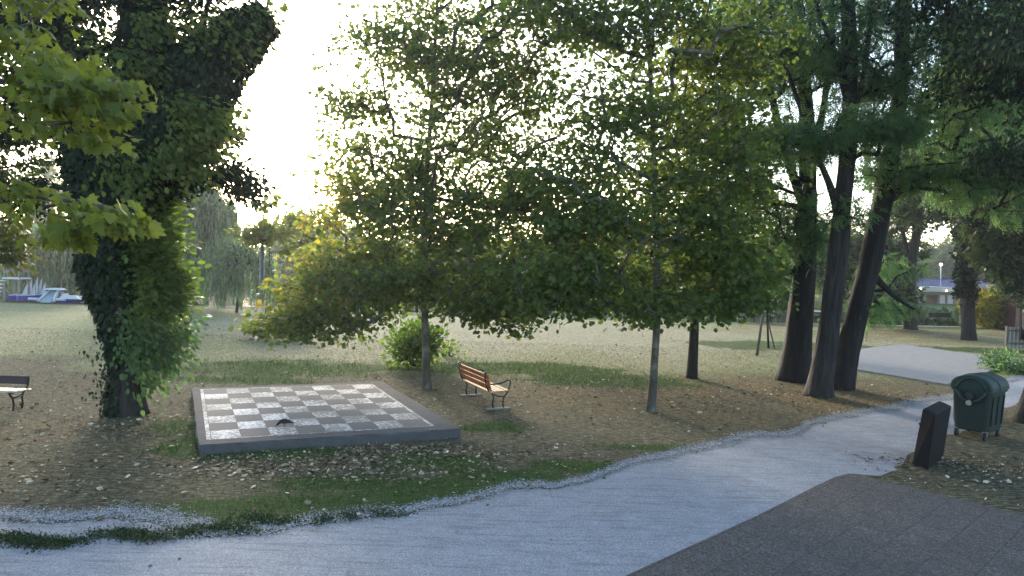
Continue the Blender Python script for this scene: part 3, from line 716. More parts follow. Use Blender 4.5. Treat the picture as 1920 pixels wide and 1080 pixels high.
def dinghy(px, top, d, yaw, label, s=1.0):
    p = at(px, 0, d); e = empty('sailing_dinghy', p, yaw); e.scale = (.75, .75, 1); tag(e, label, 'boat', 'small sailing dinghies on the shore')
    mb = MB(); V = []; n = 9
    for i in range(n):
        u = i/(n-1); wd = .5*sin(pi*min(1, .35+u*.65))**.8*(1 if u < .98 else .1); x = -1.05+2.1*u
        for (fy, z) in ((-1, .42), (-.8, .16), (0, .04), (.8, .16), (1, .42)): V.append((x, fy*wd*(1 if u > 0 else .85), z+.08*u*u))
    Fc = [(i*5+k_, i*5+k_+1, (i+1)*5+k_+1, (i+1)*5+k_) for i in range(n-1) for k_ in range(4)]+[(0, 1, 2, 3, 4), tuple((n-1)*5+k_ for k_ in range(5))[::-1]]
    mb.add(V, Fc); mb.build('hull', blue, e)
    mb = MB(); mb.add([(V[i*5][0], V[i*5][1], V[i*5][2]+.002) for i in range(n)]+[(V[i*5+4][0], V[i*5+4][1], V[i*5+4][2]+.002) for i in range(n)], [(i, i+1, n+i+1, n+i) for i in range(n-1)]); mb.build('deck', white, e)
    mb = MB(); mb.tube([(.35, 0, .35), (.35, 0, top+.05)], .025, 6); mb.build('mast', greyw, e)
    mb = MB(); V = []; m_ = 8
    for i in range(m_+1):
        u = i/m_; z = .3+(top-.3)*u; L = .46*(1-u)**.8*s
        for q in (0, .5, 1): V.append((.33-L*q, .10*sin(pi*q)*(1-u), z))
    n0 = len(V); V += [(x, y+.02, z) for x, y, z in V]
    Fc = [(i*3+k_, i*3+k_+1, (i+1)*3+k_+1, (i+1)*3+k_) for i in range(m_) for k_ in range(2)]; Fc += [tuple(j+n0 for j in f[::-1]) for f in Fc]
    mb.add(V, Fc); mb.build('sail', sail, e); return e
for (px, tp, d, yw, lab) in ((43, 1.2, 45.4, .5, 'leftmost dinghy of the row, low white sail next to the tower'), (52, 1.5, 46.3, .3, 'dinghy with narrow white sail second from the tower'),
        (58, 1.25, 45.3, .9, 'dinghy with broad white sail third from the tower'), (63, 1.65, 46.2, .2, 'dinghy with the tallest white sail in the middle of the row'),
        (70, 1.55, 46.4, .4, 'dinghy with slim white sail just left of the last one'), (78, 1.35, 45.7, .1, 'rightmost dinghy of the row, white sail nearest the inflatable slide')):
    dinghy(px, tp, d, yw, lab)
p = at(100, 0, 45.3); e = empty('inflatable_slide', p); e.scale = (.68, .8, .70); tag(e, 'blue and white inflatable water slide with white roof on the shore', 'inflatable')
mb = MB()
for s in (-.52, .52): mb.tube([(s*1.5, -.9, .14), (s, -.35, .75), (s*.75, .2, 1.15)], .13, 10)
mb.build('side_tubes', white, e, True)
mb = MB(); mb.hexa([(-.6, -1.0, .05), (.6, -1.0, .05), (.42, .25, .05), (-.42, .25, .05)], [(-.55, -.95, .16), (.55, -.95, .16), (.36, .22, 1.05), (-.36, .22, 1.05)]); mb.build('slide_panel', lblue, e, bevel=.03)
mb = MB(); mb.hexa([(-.85, -.25, 1.18), (.85, -.25, 1.18), (.85, .75, 1.18), (-.85, .75, 1.18)], [(-.6, -.15, 1.36), (.6, -.15, 1.36), (.6, .6, 1.36), (-.6, .6, 1.36)]); mb.build('roof', white, e, bevel=.04)
for sx in (-.7, .7):
    for i in range(4):
        mb = MB(); mb.tube([(sx*.75, .1, .35+.2*i), (sx*1.25, .1, .35+.2*i)], .07, 8); mb.build('step_tube', white, e, True)
mb = MB()
for y in (-.6, .1, .7): mb.tube([(-1.9, y, .2), (-.2, y+.05, .22), (1.9, y, .2)], .2, 10)
mb.build('base_tubes', blue, e, True)
for a_, b_, r_ in (((-1.7, -.85, .34), (-.8, -.85, .34), .13), ((.95, -.8, .36), (1.8, -.8, .36), .13), ((-2.3, .5, .5), (-1.0, .5, .5), .11)):
    mb = MB(); mb.tube([a_, b_], r_, 8); mb.build('white_tube', white, e, True)
p = at(134, 0, 45.2); e = empty('pedal_boat', p, R(8)); e.scale = (.75, .8, .75); tag(e, 'white and blue pedal boat right of the inflatable slide', 'boat')
mb = MB(); mb.tube([(-.95, 0, .30), (-.6, 0, .34), (.6, 0, .34), (1.0, 0, .30)], [.12, .28, .28, .10], 12); mb.build('hull', blue, e, True)
mb = MB(); mb.hexa([(-.85, -.42, .36), (.95, -.42, .36), (.95, .42, .36), (-.85, .42, .36)], [(-.55, -.36, .85), (.55, -.36, .62), (.55, .36, .62), (-.55, .36, .85)]); mb.build('deck', white, e, bevel=.05)
mb = MB(); mb.box((.05, 0, .80), (.3, .6, .18)); mb.build('seat', darkw, e, bevel=.03)
p = at(163, 0, 45.6); e = empty('rowing_boat', p, R(-10)); tag(e, 'small white rowing boat partly hidden by the ivy covered tree', 'boat')
mb = MB(); mb.tube([(-.8, 0, .22), (-.4, 0, .25), (.5, 0, .25), (.85, 0, .30)], [.16, .24, .24, .06], 12); mb.build('hull', white, e, True); mb = MB(); mb.box((0, 0, .50), (.16, .44, .05)); mb.box((.4, 0, .50), (.12, .36, .05)); mb.build('thwarts', darkw, e)

# ------------------------------------------------------------------ bridge and far items
DB = 100.0
deckz = P(1760, 546, DB)[2]; zt = P(1760, 524, DB)[2]
bpaint = simple('blue_rail_paint', (.012, .07, .30), .5, vary=.15); cream = simple('cream_concrete', (.36, .33, .26), .8, vary=.12); brownc = simple('brown_concrete', (.16, .11, .085), .85, vary=.2)
xb0, xb1 = P(1560, 540, DB)[0], P(2060, 540, DB)[0]
e = empty('bridge', ((xb0+xb1)/2, DB, -.6)); bo = ((xb0+xb1)/2, DB, -.6); tag(e, 'low concrete road bridge with blue railing on pale piers', 'bridge')
zr = P(1760, 539, DB)[2]; zl = P(1760, 548, DB)[2]
mb = MB(); mb.box(((xb0+xb1)/2, DB+3.5, (zr+zl)/2+.05), (xb1-xb0, 7.4, zr-zl+.0)); mb.build('deck', cream, e, off=bo)
mb = MB(); mb.box(((xb0+xb1)/2, DB+3.6, zl-.22), (xb1-xb0-.4, 6.4, .42)); mb.build('girder', brownc, e, off=bo)
for px, wd in ((1721, .75), (1772, .75), (1787, .75), (1840, .75), (1650, .75)):
    x = P(px, 560, DB)[0]; mb = MB(); mb.box((x, DB+.9, (zl-.44-1.4)/2), (wd, .6, zl-.44+1.4)); mb.build('pier', cream, e, off=bo)
    mb = MB(); mb.box((x+wd/2+.55, DB+3.0, (zl-.44-1.4)/2), (1.1, 4.2, zl-.44+1.4)); mb.build('pier_void_panel', brownc, e, off=bo)  # brown box coloured in for the dark void between the piers
mb = MB(); x = xb0
while x < xb1:
    mb.box((x, DB-.1, (zr+zt)/2+.05), (.05, .05, zt-zr)); x += .16
mb.box(((xb0+xb1)/2, DB-.1, zt+.02), (xb1-xb0, .09, .09)); mb.box(((xb0+xb1)/2, DB-.1, zr+.22), (xb1-xb0, .06, .07)); mb.build('railing', bpaint, e, off=bo)
lampm = simple('lit_globe', (.9, .88, .8), .4, emit=((1, .92, .75), 1.2))
for px, py in ((1726, 541), (1775, 545), (1790, 546)):
    p = P(px, py, DB-.5); mb = MB(); mb.ball(p, .13, n=8); mb.build('lit_lamp', lampm, e, True, bo)
pl_ = P(1764, 496, DB+1); pz = P(1764, 538, DB+1); e = empty('street_lamp', pz); tag(e, 'white lamp post with a round head standing on the bridge', 'lamp')
mb = MB(); mb.tube([pz-np.array([0, 0, .2]), pl_], [.09, .06], 8); mb.build('post', white, e, True, pz); mb = MB(); mb.ball(pl_, .22, n=8); mb.build('globe', lampm, e, True, pz)
# picnic tables by the shore
def picnic(px, py, w_, label, top, hgt=.74, rz=.1):
    p = G(px, py); e = empty('picnic_table', p, rz); tag(e, label, 'table')
    mb = MB(); 
    for i in range(4): mb.box((0, -.3+.2*i, hgt), (w_, .18, .045))
    mb.build('table_top', top, e)
    for s in (-1, 1):
        mb = MB(); mb.box((0, s*.68, .45), (w_, .24, .045)); mb.build('seat', darkw, e)
        mb = MB(); x = s*w_*.36; mb.tube([(x, -.62, .0), (x, -.22, hgt)], .04, 6); mb.tube([(x, .62, .0), (x, .22, hgt)], .04, 6); mb.box((x, 0, .42), (.06, 1.4, .08)); mb.build('leg_frame', darkw, e)
    return e
picnic(1535, 603, 2.0, 'picnic table with top coloured pale as if lit, seen between the two nearest furrowed trunks', white)  # white top material stands for bright light on the boards
picnic(1429, 604, 2.4, 'picnic table by the shore left of the furrowed trunks', greyw)
p = G(1766, 609); e = empty('park_bench', p, pi+.1); tag(e, 'dark backed bench by the shore in front of the bridge', 'bench')
for k_ in range(2):
    mb = MB(); mb.box((0, -.28-.03*k_, .62+.15*k_), (1.7, .04, .13)); mb.build('back_slat', darkw, e)
for k_ in range(3):
    mb = MB(); mb.box((0, -.15+.16*k_, .45), (1.7, .14, .04)); mb.build('seat_slat', darkw, e)
for s in (-1, 1):
    mb = MB(); mb.tube([(s*.65, -.25, 0), (s*.65, -.18, .43), (s*.65, -.34, .85)], .03, 6); mb.tube([(s*.65, .18, 0), (s*.65, .18, .43)], .03, 6); mb.build('leg_frame', iron, e)
p = G(1816, 609); e = empty('litter_bin', p); tag(e, 'dark slatted litter bin left of the ivy clad trunk', 'bin')
mb = MB(); mb.box((0, 0, .36), (.95, .7, .62)); mb.build('liner', darkw, e)
for i in range(9):
    mb = MB(); mb.box((-.46+.115*i, -.37, .38), (.085, .035, .72)); mb.build('slat', iron, e)
# wooden fence and shed far right
fg = G(1886, 655); e = empty('wooden_fence', fg); tag(e, 'weathered grey board fence at the right edge beyond the concrete court', 'fence')
x = fg[0]; i = 0
hF = (650-608)*fg[1]/F
while x < fg[0]+6:
    mb = MB(); h_ = hF*(.97+random.random()*.05); mb.box((x+.09, fg[1]+.02, h_/2+.02), (.17, .025, h_)); mb.build('board', greyw, e, off=fg); x += .19; i += 1
for k_ in range(4):
    mb = MB(); mb.box((fg[0]-.04+k_*1.9, fg[1]-.06, hF*.42), (.11, .11, hF*1.05+.2)); mb.build('post', BK['twig'], e, off=fg)
for z in (.3, hF*.85):
    mb = MB(); mb.box((fg[0]+3, fg[1]-.015, z), (6, .04, .09)); mb.build('rail', BK['twig'], e, off=fg)
p = G(1893, 622); e = empty('shed', (p[0]+2.75, p[1]+1.5, 0)); tag(e, 'reddish brown wooden shed behind the fence at the right edge', 'shed')
redw = simple('red_brown_boards', (.075, .02, .011), .8)
for i in range(14):
    mb = MB(); mb.box((-1.9+i*.29, -1.0, 1.1), (.27, .03, 2.2)); mb.build('board', redw if i % 3 else simple('brown_board', (.10, .06, .04)), e)
mb = MB(); mb.box((0, .9, 1.1), (4.0, 3.7, 2.15)); mb.build('wall', redw, e)
mb = MB(); mb.hexa([(-2.2, -1.4, 2.2), (2.2, -1.4, 2.2), (2.2, 3, 2.2), (-2.2, 3, 2.2)], [(-2.2, -1.4, 2.3), (2.2, -1.4, 2.3), (2.2, 3, 2.9), (-2.2, 3, 2.9)]); mb.build('roof', darkw, e)
# long white buildings on the far bank
def building(px0, px1, top, d, label, n):
    a, c_ = P(px0, top, d), P(px1, top, d); z0 = -.4; e = empty('building', ((a[0]+c_[0])/2, d, z0)); tag(e, label, 'building'); o2 = ((a[0]+c_[0])/2, d, z0)
    h_ = a[2]; wx = c_[0]-a[0]; cx = o2[0]
    mb = MB(); mb.box((cx, d+4, (h_-.9+z0)/2), (wx, 8, h_-.9-z0)); mb.build('wall', cream, e, off=o2)
    mb = MB(); mb.hexa([(a[0]-.4, d-.5, h_-.9), (c_[0]+.4, d-.5, h_-.9), (c_[0]+.4, d+8.5, h_-.9), (a[0]-.4, d+8.5, h_-.9)], [(a[0]-.4, d+1.5, h_), (c_[0]+.4, d+1.5, h_), (c_[0]+.4, d+6, h_), (a[0]-.4, d+6, h_)]); mb.build('roof', white, e, off=o2)
    for i in range(n):
        x = a[0]+wx*(i+.5)/n; mb = MB(); mb.box((x, d-.03, z0+(h_-.9-z0)*.55), (wx/n*.5, .08, (h_-z0)*.35)); f_ = mb.build('window_frame', white, e, off=o2)
        mb = MB(); mb.box((x, d-.075, z0+(h_-.9-z0)*.55), (wx/n*.42, .02, (h_-z0)*.29)); mb.build('pane', iron, f_)
        bpy.context.view_layer.objects.active = None
        for v_ in f_.children[0].data.vertices: v_.co -= Vector(o2)
building(470, 600, 476, 96, 'low white roofed building across the water behind the grey pole', 6)
building(930, 1190, 492, 97, 'long white roofed building across the water seen through the middle trees', 12)
building(1395, 1470, 531, 97, 'small pale building across the water behind the young staked tree', 4)

# ------------------------------------------------------------------ trees
def dpt_(px, py): return G(px, py)[1]
# ---- young maples in the middle
d = dpt_(800, 727)
tree('maple_tree', 'leafy maple beside the chess board, its low branches touching the lawn', 'tree',
  [[(800, 727, d, .115), (799, 660, d, .10), (796, 590, d, .092), (795, 480, d, .085), (800, 330, d, .07), (812, 160, d, .055), (822, -40, d, .04), (830, -220, d, .02)]],
  [(790, 520, d, 3.3, 2.4, 1.0, 190), (640, 540, d-.3, 1.7, 1.4, 1.15, 100), (600, 600, d-.6, 1.2, .8, .45, 30), (530, 590, d-.4, .8, .8, .35, 16), (760, 400, d, 2.6, 2.2, 1.3, 150), (920, 430, d-.3, 1.7, 1.6, 1.5, 85), (700, 300, d, 1.6, 1.6, 1.4, 66), (760, 60, d, 1.3, 1.4, 1.2, 40), (860, 270, d, 2.0, 2.0, 1.4, 80),
   (800, 130, d, 2.6, 2.0, 1.5, 110), (930, 60, d, 2.2, 1.8, 1.5, 80), (975, 190, d, 1.7, 1.6, 1.4, 70), (1010, 330, d-.3, 1.3, 1.3, 1.1, 46), (1020, 30, d, 1.5, 1.4, .9, 30), (670, 190, d, .9, .8, .45, 16), (830, -80, d, 2.2, 1.8, 1.4, 70), (930, 580, d-.5, 1.4, 1.2, .5, 36)],
  'maple', .125, 60, 'star', 'plane', 'young maples on the lawn', .2, .8, .78, .5, .013, .05, 1.5, .12, yel=[(560, 450, d, 2.0, .35), (620, 330, d, 1.3, .25), (470, 610, d, 1.5, .3)], ns=14, thin=(3.0, 8.5, .74, .62))
d = dpt_(1222, 770)
tree('maple_tree', 'leafy maple with mottled pale trunk in the centre, right of the orange bench', 'tree',
  [[(1221, 770, d, .105), (1227, 680, d, .092), (1233, 590, d, .085), (1231, 470, d, .08), (1228, 340, d, .07), (1222, 200, d, .055), (1215, 40, d, .045), (1210, -160, d, .02)]],
  [(1220, 545, d, 2.2, 1.9, .7, 110), (1060, 500, d-.2, 1.6, 1.3, .75, 80), (1030, 565, d-.4, 1.1, .9, .35, 28), (1180, 420, d, 1.9, 1.7, 1.0, 80), (1330, 400, d, 1.4, 1.5, 1.6, 80), (1080, 330, d, 1.5, 1.5, .9, 55), (1230, 270, d, 2.0, 1.8, 1.2, 90), (1330, 170, d, 1.3, 1.4, 1.2, 55),
   (1130, 190, d, 1.5, 1.4, .8, 40), (1250, 60, d, 2.3, 1.8, 1.2, 110), (1060, 20, d, 1.6, 1.3, .8, 46), (1230, -110, d, 2.3, 1.8, 1.3, 80), (1370, 290, d, 1.4, 1.4, 1.3, 76), (1390, 60, d, 1.4, 1.4, 1.2, 56), (1090, 420, d-.3, 1.2, 1.2, .8, 40), (1370, 555, d-.4, .9, .9, .3, 16), (1350, 500, d, 1.1, 1.3, .8, 46)],
  'maple_green', .125, 60, 'star', 'plane', 'young maples on the lawn', .2, .8, .76, .5, .013, .05, 1.8, .12, yel=[(1330, 130, d, 1.6, .2), (1190, 420, d, .8, .3)], ns=14, thin=(3.0, 8.5, .66, .56))
d = dpt_(1297, 708)
tree('plum_tree', 'slender tree with smooth dark purple trunk behind the central maple', 'tree',
  [[(1297, 708, d, .17), (1302, 620, d, .145), (1302, 540, d, .13), (1295, 440, d, .11), (1300, 330, d, .08), (1310, 200, d, .05)]],
  [(1300, 520, d, 2.2, 2, 1.0, 80), (1380, 470, d, 1.6, 1.6, 1.6, 70), (1300, 330, d, 2.6, 2, 2.2, 110), (1180, 470, d+1, 2.4, 1.8, 1.3, 70), (1040, 540, d+3, 3.0, 1.8, .9, 60), (1340, 180, d, 2.2, 2, 2, 60)],
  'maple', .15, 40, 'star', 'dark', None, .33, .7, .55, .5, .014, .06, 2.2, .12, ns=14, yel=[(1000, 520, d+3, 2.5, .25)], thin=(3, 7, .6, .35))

# ---- three furrowed trunks
d1 = dpt_(1490, 712); 
tree('locust_tree', 'big dark trunked locust, left of the three standing close together', 'tree',
  [[(1487, 712, d1, .50), (1496, 640, d1, .40), (1505, 540, d1, .335), (1512, 440, d1, .30), (1515, 330, d1, .27), (1512, 200, d1, .22), (1498, 60, d1, .17), (1490, -120, d1, .1)],
   [(1512, 400, d1, .16), (1470, 280, d1, .12), (1440, 150, d1, .10), (1405, 30, d1, .07), (1390, -80, d1, .05)], [(1513, 340, d1, .14), (1545, 200, d1+.6, .1), (1560, 60, d1+.6, .08), (1555, -80, d1+.6, .05)]],
  [(1470, 400, d1, 1.8, 2, .9, 50), (1440, 500, d1, 1.3, 1.2, .7, 36), (1510, 450, d1-.3, 1.0, 1.0, .7, 34), (1440, 270, d1, 2.3, 2.2, .7, 70), (1400, 200, d1, 2.2, 2, .8, 50), (1420, 60, d1, 2.6, 2.2, 1.4, 100), (1500, -60, d1, 3, 2.5, 1.6, 110), (1500, 130, d1+.6, 2.6, 1.8, 1.8, 80), (1620, 60, d1+1.5, 2.2, 1.6, 2.2, 80), (1350, 20, d1, 2.2, 1.8, 1.3, 70), (1360, 340, d1+.5, 2.0, 1.8, .8, 50), (1420, 400, d1+.4, 1.6, 1.6, .5, 26), (1530, 130, d1, 1.6, 1.8, .9, 46)],
  'locust', .30, 34, 'frond', 'dark', 'three locust trees standing together', .36, .7, .55, .6, .013, .09, 4.5, .45, .4, ns=26, thin=(3, 8, .65, .72))
d2 = dpt_(1535, 741)
tree('locust_tree', 'furrowed grey trunked locust, middle and nearest of the three close together', 'tree',
  [[(1533, 741, d2, .34), (1548, 660, d2, .29), (1561, 570, d2, .26), (1572, 470, d2, .245), (1582, 370, d2, .22), (1592, 260, d2, .20), (1594, 140, d2, .18), (1590, 0, d2, .17), (1584, -160, d2, .13)],
   [(1576, 410, d2, .12), (1555, 340, d2, .09), (1530, 290, d2, .07), (1500, 200, d2, .06), (1460, 90, d2, .05), (1430, -30, d2, .04)], [(1593, 250, d2, .09), (1618, 150, d2+.5, .07), (1635, 20, d2+.6, .06), (1640, -90, d2+.6, .04)],
   [(1592, 210, d2, .08), (1570, 110, d2, .07), (1530, 10, d2, .05), (1510, -80, d2, .03)]],
  [(1570, 240, d2-.5, 1.9, 1.6, .55, 80), (1500, 270, d2-.5, 1.2, 1.4, .5, 36), (1650, 260, d2, 1.2, 1.4, .6, 36), (1590, 400, d2-.3, .7, .7, .7, 14), (1470, 90, d2, 1.4, 1.6, .9, 36), (1560, 90, d2, 1.6, 1.6, 1.1, 46), (1660, 90, d2, 1.5, 1.6, 1.2, 50), (1640, 180, d2+.5, 1.3, 1.4, .9, 40), (1560, -60, d2, 2.5, 2, 1.3, 70), (1440, 250, d2-1, 1.4, 1.2, .35, 30)],
  'locust', .29, 34, 'frond', 'locust', 'three locust trees standing together', .36, .8, .5, .5, .012, .08, 4.5, .6, .4, ns=30, thin=(3, 8, .7, .75))
d3 = dpt_(1575, 727)
tree('locust_tree', 'dark locust leaning right, rightmost of the three close together', 'tree',
  [[(1576, 727, d3, .36), (1592, 650, d3, .31), (1615, 560, d3, .30), (1638, 460, d3, .30), (1656, 370, d3, .28), (1676, 260, d3, .23), (1690, 150, d3, .20), (1692, 0, d3, .18), (1690, -150, d3, .13)],
   [(1640, 520, d3, .10), (1680, 560, d3, .06), (1715, 580, d3-.3, .03)], [(1660, 380, d3, .12), (1705, 340, d3, .09), (1760, 320, d3-.5, .06), (1830, 300, d3-1, .04)]],
  [(1700, 330, d3, 1.6, 1.6, .7, 50), (1790, 330, d3-.5, 1.8, 1.8, .8, 70), (1640, 570, d3+.3, .8, 1.0, .4, 16), (1660, 510, d3+.5, .6, 1.2, .6, 12), (1720, 200, d3, 2.3, 2, 1.3, 90), (1800, 120, d3, 2.4, 2, 1.6, 90), (1700, 20, d3, 2.6, 2.4, 1.6, 80), (1880, 330, d3-1, 1.8, 1.8, 1.2, 70), (1850, 20, d3, 2.4, 2, 1.6, 60), (1850, 220, d3, 2, 2, 1.4, 60)],
  'locust', .30, 34, 'frond', 'dark', 'three locust trees standing together', .34, .8, .52, .6, .013, .09, 3.0, .5, .4, ns=26, thin=(3, 8, .7, .6), yel=[(1790, 170, d3, 1.0, .45), (1740, 130, d3, .8, .3)])

# ---- sapling between stakes
d = dpt_(1441, 652)
tree('young_tree', 'young staked tree with thin trunk left of the furrowed trunks', 'tree',
  [[(1441, 652, d, .05), (1439, 600, d, .045), (1437, 540, d, .035), (1440, 480, d, .02)]],
  [(1440, 540, d, 1.3, 1.2, 1.0, 60), (1410, 560, d, 1.0, 1, .6, 26), (1440, 470, d, 1.0, 1, 1.0, 36)], 'far', .22, 26, 'oval', 'dark', None, .2, .7, .5, .6, .01, .03, 1.2, .1, ns=8)
d = dpt_(497, 636)
tree('young_tree', 'small yellowing sapling growing beside the tall grey pole', 'tree',
  [[(495, 636, d, .04), (497, 590, d, .035), (505, 520, d, .028), (505, 440, d, .02), (500, 400, d, .012)]],
  [(500, 435, d, 1.2, .9, .45, 30), (480, 445, d, .6, .6, .3, 12), (515, 380, d, .9, .6, .4, 8), (500, 610, d, .7, .6, .3, 16), (540, 600, d, 1.1, .8, .5, 26), (465, 610, d, .4, .4, .15, 6), (560, 440, d, 1.4, 1, .9, 36)], 'poplar', .22, 12, 'star', 'plane', None, .1, .7, .4, .5, .01, .03, .4, .1, ns=8)

# ---- far trees on this side
d = dpt_(1703, 617)
tree('park_tree', 'twin stemmed tree standing by the shore left of the bridge', 'tree',
  [[(1706, 617, d, .38), (1706, 560, d, .32), (1708, 500, d, .30), (1718, 440, d, .27), (1726, 380, d, .22), (1732, 300, d, .15)], [(1700, 616, d+.2, .2), (1698, 540, d+.2, .16), (1702, 480, d+.2, .15), (1692, 430, d+.2, .12), (1680, 350, d+.2, .07)]],
  [(1715, 400, d, 2.4, 2.2, 1.6, 50), (1650, 560, d, 2.0, 2, 1.2, 40), (1650, 480, d+3, 3.0, 2, 2.2, 70), (1600, 500, d+3, 3.0, 2, 2.5, 60), (1710, 300, d, 4, 3, 3, 90), (1550, 480, d+4, 2.4, 2, 2.6, 50)],
  'far', .34, 26, 'clump', 'grey', None, .35, .5, .9, .6, .02, .12, 3.0, .5, ns=20, yel=[(1600, 470, d+3, 3, .2)])
d = dpt_(1817, 637)
iv = [P(1817, 637, d), P(1814, 560, d), P(1812, 480, d), P(1810, 400, d), P(1808, 300, d), P(1806, 180, d)]
iv[0] = iv[0]
e_ivy2 = tree('ivy_clad_tree', 'ivy clad trunk standing right of the bridge beside the yellow bush', 'tree',
  [[(1817, 637, d, .34), (1814, 560, d, .36), (1812, 480, d, .4), (1810, 400, d, .36), (1808, 300, d, .3), (1806, 180, d, .2)]],
  [(1812, 470, d, .38, .5, 2.6, 110), (1812, 400, d, .6, .7, 1.2, 40), (1815, 545, d, .3, .4, .9, 30), (1800, 300, d, 3.4, 3, 1.6, 100), (1840, 180, d, 4, 3, 3, 120), (1775, 395, d, 1.0, 1, .4, 6)],
  'ivy', .2, 36, 'clump', 'grey', None, .15, .6, .38, .8, .02, .12, 2.0, .4, ns=20)
# dark trees at the right
for (px, py, dd, lab, blobs, lk) in (
   (1888, 632, 33, 'dense dark tree whose crown fills the right edge above the fence', [(1905, 470, 33, 1.3, 1.4, 1.9, 100), (1900, 380, 33, 2.3, 2, 2.6, 150), (1895, 250, 33, 2.6, 2.4, 2.6, 130), (1890, 100, 33, 3.2, 3, 3, 120), (1865, 440, 33, 1.0, 1, 1.2, 26), (1970, 400, 33, 2.5, 2.5, 5, 160)], 'dark'),):
    x_ = G(1930, 640)
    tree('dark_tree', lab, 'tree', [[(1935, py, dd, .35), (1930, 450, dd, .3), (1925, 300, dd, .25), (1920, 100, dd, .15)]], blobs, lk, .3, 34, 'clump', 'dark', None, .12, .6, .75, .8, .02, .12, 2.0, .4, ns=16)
# near trunk at the very right with a crown over the frame
d = dpt_(1925, 792)
tree('overhanging_tree', 'leaning trunk cut off by the right edge near the green container', 'tree',
  [[(1932, 796, d, .34), (1962, 700, d, .30), (1990, 560, d, .28), (2010, 400, d, .25), (2020, 200, d, .22), (2020, -50, d, .18), (2010, -300, d, .1)]],
  [(1870, 120, d, 1.4, 1.6, 1.0, 60), (1850, -40, d, 2.4, 2.4, 1.0, 90), (1900, 300, d, .9, 1.2, .8, 30), (2050, 200, d, 2, 2.2, 2, 60), (1700, -130, d-1, 3, 2.6, .9, 90), (2050, -200, d-3, 4, 4, 1.2, 110), (1980, 30, d-3, 2, 2, 1.0, 50)],
  'dark', .12, 42, 'oval', 'grey', None, .15, .7, .55, .7, .013, .08, 4.0, .4, .8, ns=26, yel=[(1800, 150, d, .7, .6)])

# ---- ivy covered forked tree on the left
d = dpt_(236, 775)
ST = [[(240, 778, d, .33), (236, 690, d, .30), (228, 610, d, .33), (216, 520, d, .42), (212, 430, d, .50), (222, 350, d, .50), (250, 270, d, .46), (268, 160, d, .36), (266, 40, d, .26), (262, -120, d, .18)],
      [(214, 440, d, .42), (170, 350, d, .34), (138, 260, d, .24), (112, 130, d, .17), (104, 0, d, .15), (100, -150, d, .11)],
      [(224, 380, d, .45), (290, 280, d, .48), (340, 190, d, .42), (400, 115, d, .34), (455, 55, d, .28), (500, 20, d, .20)]]
e = tree('ivy_covered_tree', 'massive forked tree smothered in ivy at the left of the chess board', 'tree', ST,
  [(300, 30, d, 1.5, 1.5, .7, 26), (70, 20, d, 1.4, 1.4, .8, 46), (170, 60, d, .9, 1.2, .8, 22), (200, 130, d, .9, 1, .6, 30), (60, 150, d+.5, 1.0, 1, .8, 30), (180, 230, d, .6, .8, .8, 22), (330, 330, d+.3, .5, .5, .5, 16), (90, 380, d+.5, .4, .4, .6, 8), (230, -80, d, 2.5, 2, .9, 70), (420, -40, d, 1.8, 1.6, .7, 30), (425, 250, d+.5, .35, .5, .45, 8), (420, 330, d+.5, .9, .7, .4, 22), (370, 290, d+.5, .5, .6, .3, 8), (465, 350, d+.4, .4, .4, .3, 6)],
  'ivy', .13, 40, 'oval', 'grey', None, .3, .9, .42, .6, .012, .08, 4.0, .9, ns=44)
base = P(240, 778, d)
def ivy_on(path_px, dens, rmul, lk, ls, name, parent, base, z_lo=-9, outward=.18):
    pts = []; dirs = []; nrm = []
    for st in path_px:
        for (a, b_) in zip(st[:-1], st[1:]):
            A_, B_ = P(*a[:3]), P(*b_[:3]); L = np.linalg.norm(B_-A_); r_ = (a[3]+b_[3])/2*rmul
            n = int(dens*L*2*pi*r_); u = rng.random((n, 1)); ax = (B_-A_)/L
            o1 = np.cross(ax, [0, 1, 0.1]); o1 /= np.linalg.norm(o1); o2 = np.cross(ax, o1)
            th = rng.random((n, 1))*2*pi; rr = ((a[3]*(1-u)+b_[3]*u)*rmul)
            nn = o1*np.cos(th)+o2*np.sin(th); c = A_+(B_-A_)*u
            lump = fbm(c+nn*rr, 1.4, 3)[:, None]
            p = c+nn*(rr*(.78+.45*lump)-np.abs(rng.normal(0, outward, (n, 1)))+.05)
            pts.append(p); dirs.append(nn*.35+np.array([0, 0, -.9])); nrm.append(nn)
    p = np.concatenate(pts); q = np.concatenate(dirs); k = p[:, 2] > z_lo+.5*fbm(p, 1.2, 2); p = p[k]; q = q[k]+rng.normal(0, .35, q[k].shape); nn = np.concatenate(nrm)[k]
    rn = .3+.45*fbm(p, 1.0, 3)+rng.normal(0, .14, len(p))-.1
    # normals face outwards: leaves() wants a tip direction, width is random
    return leaves(name, p, q, ls, 'oval', LM[lk], parent, base, rn, .25, .4, None, nn)
IV = [[(236, 700, d, .34), (228, 610, d, .42), (216, 540, d, .56), (208, 470, d, .66), (215, 400, d, .78), (232, 330, d, .86), (255, 250, d, .85), (285, 170, d, .85), (280, 90, d, .55), (266, 20, d, .42), (262, -120, d, .3)],
      [(208, 440, d, .55), (170, 350, d, .50), (138, 260, d, .34), (114, 150, d, .22), (104, 0, d, .20), (100, -100, d, .18)],
      [(240, 380, d, .65), (290, 290, d, .80), (330, 215, d, .90), (372, 145, d, .82), (420, 95, d, .62), (465, 55, d, .50), (503, 28, d, .34)]]
ivy_on(IV, 900, .98, 'ivy', .12, 'ivy', e, base, 1.0)
ivy_on([[(216, 778, d-.2, .22), (214, 720, d-.2, .18), (220, 650, d-.2, .2)]], 620, 1.0, 'ivy', .09, 'ivy_at_base', e, base)
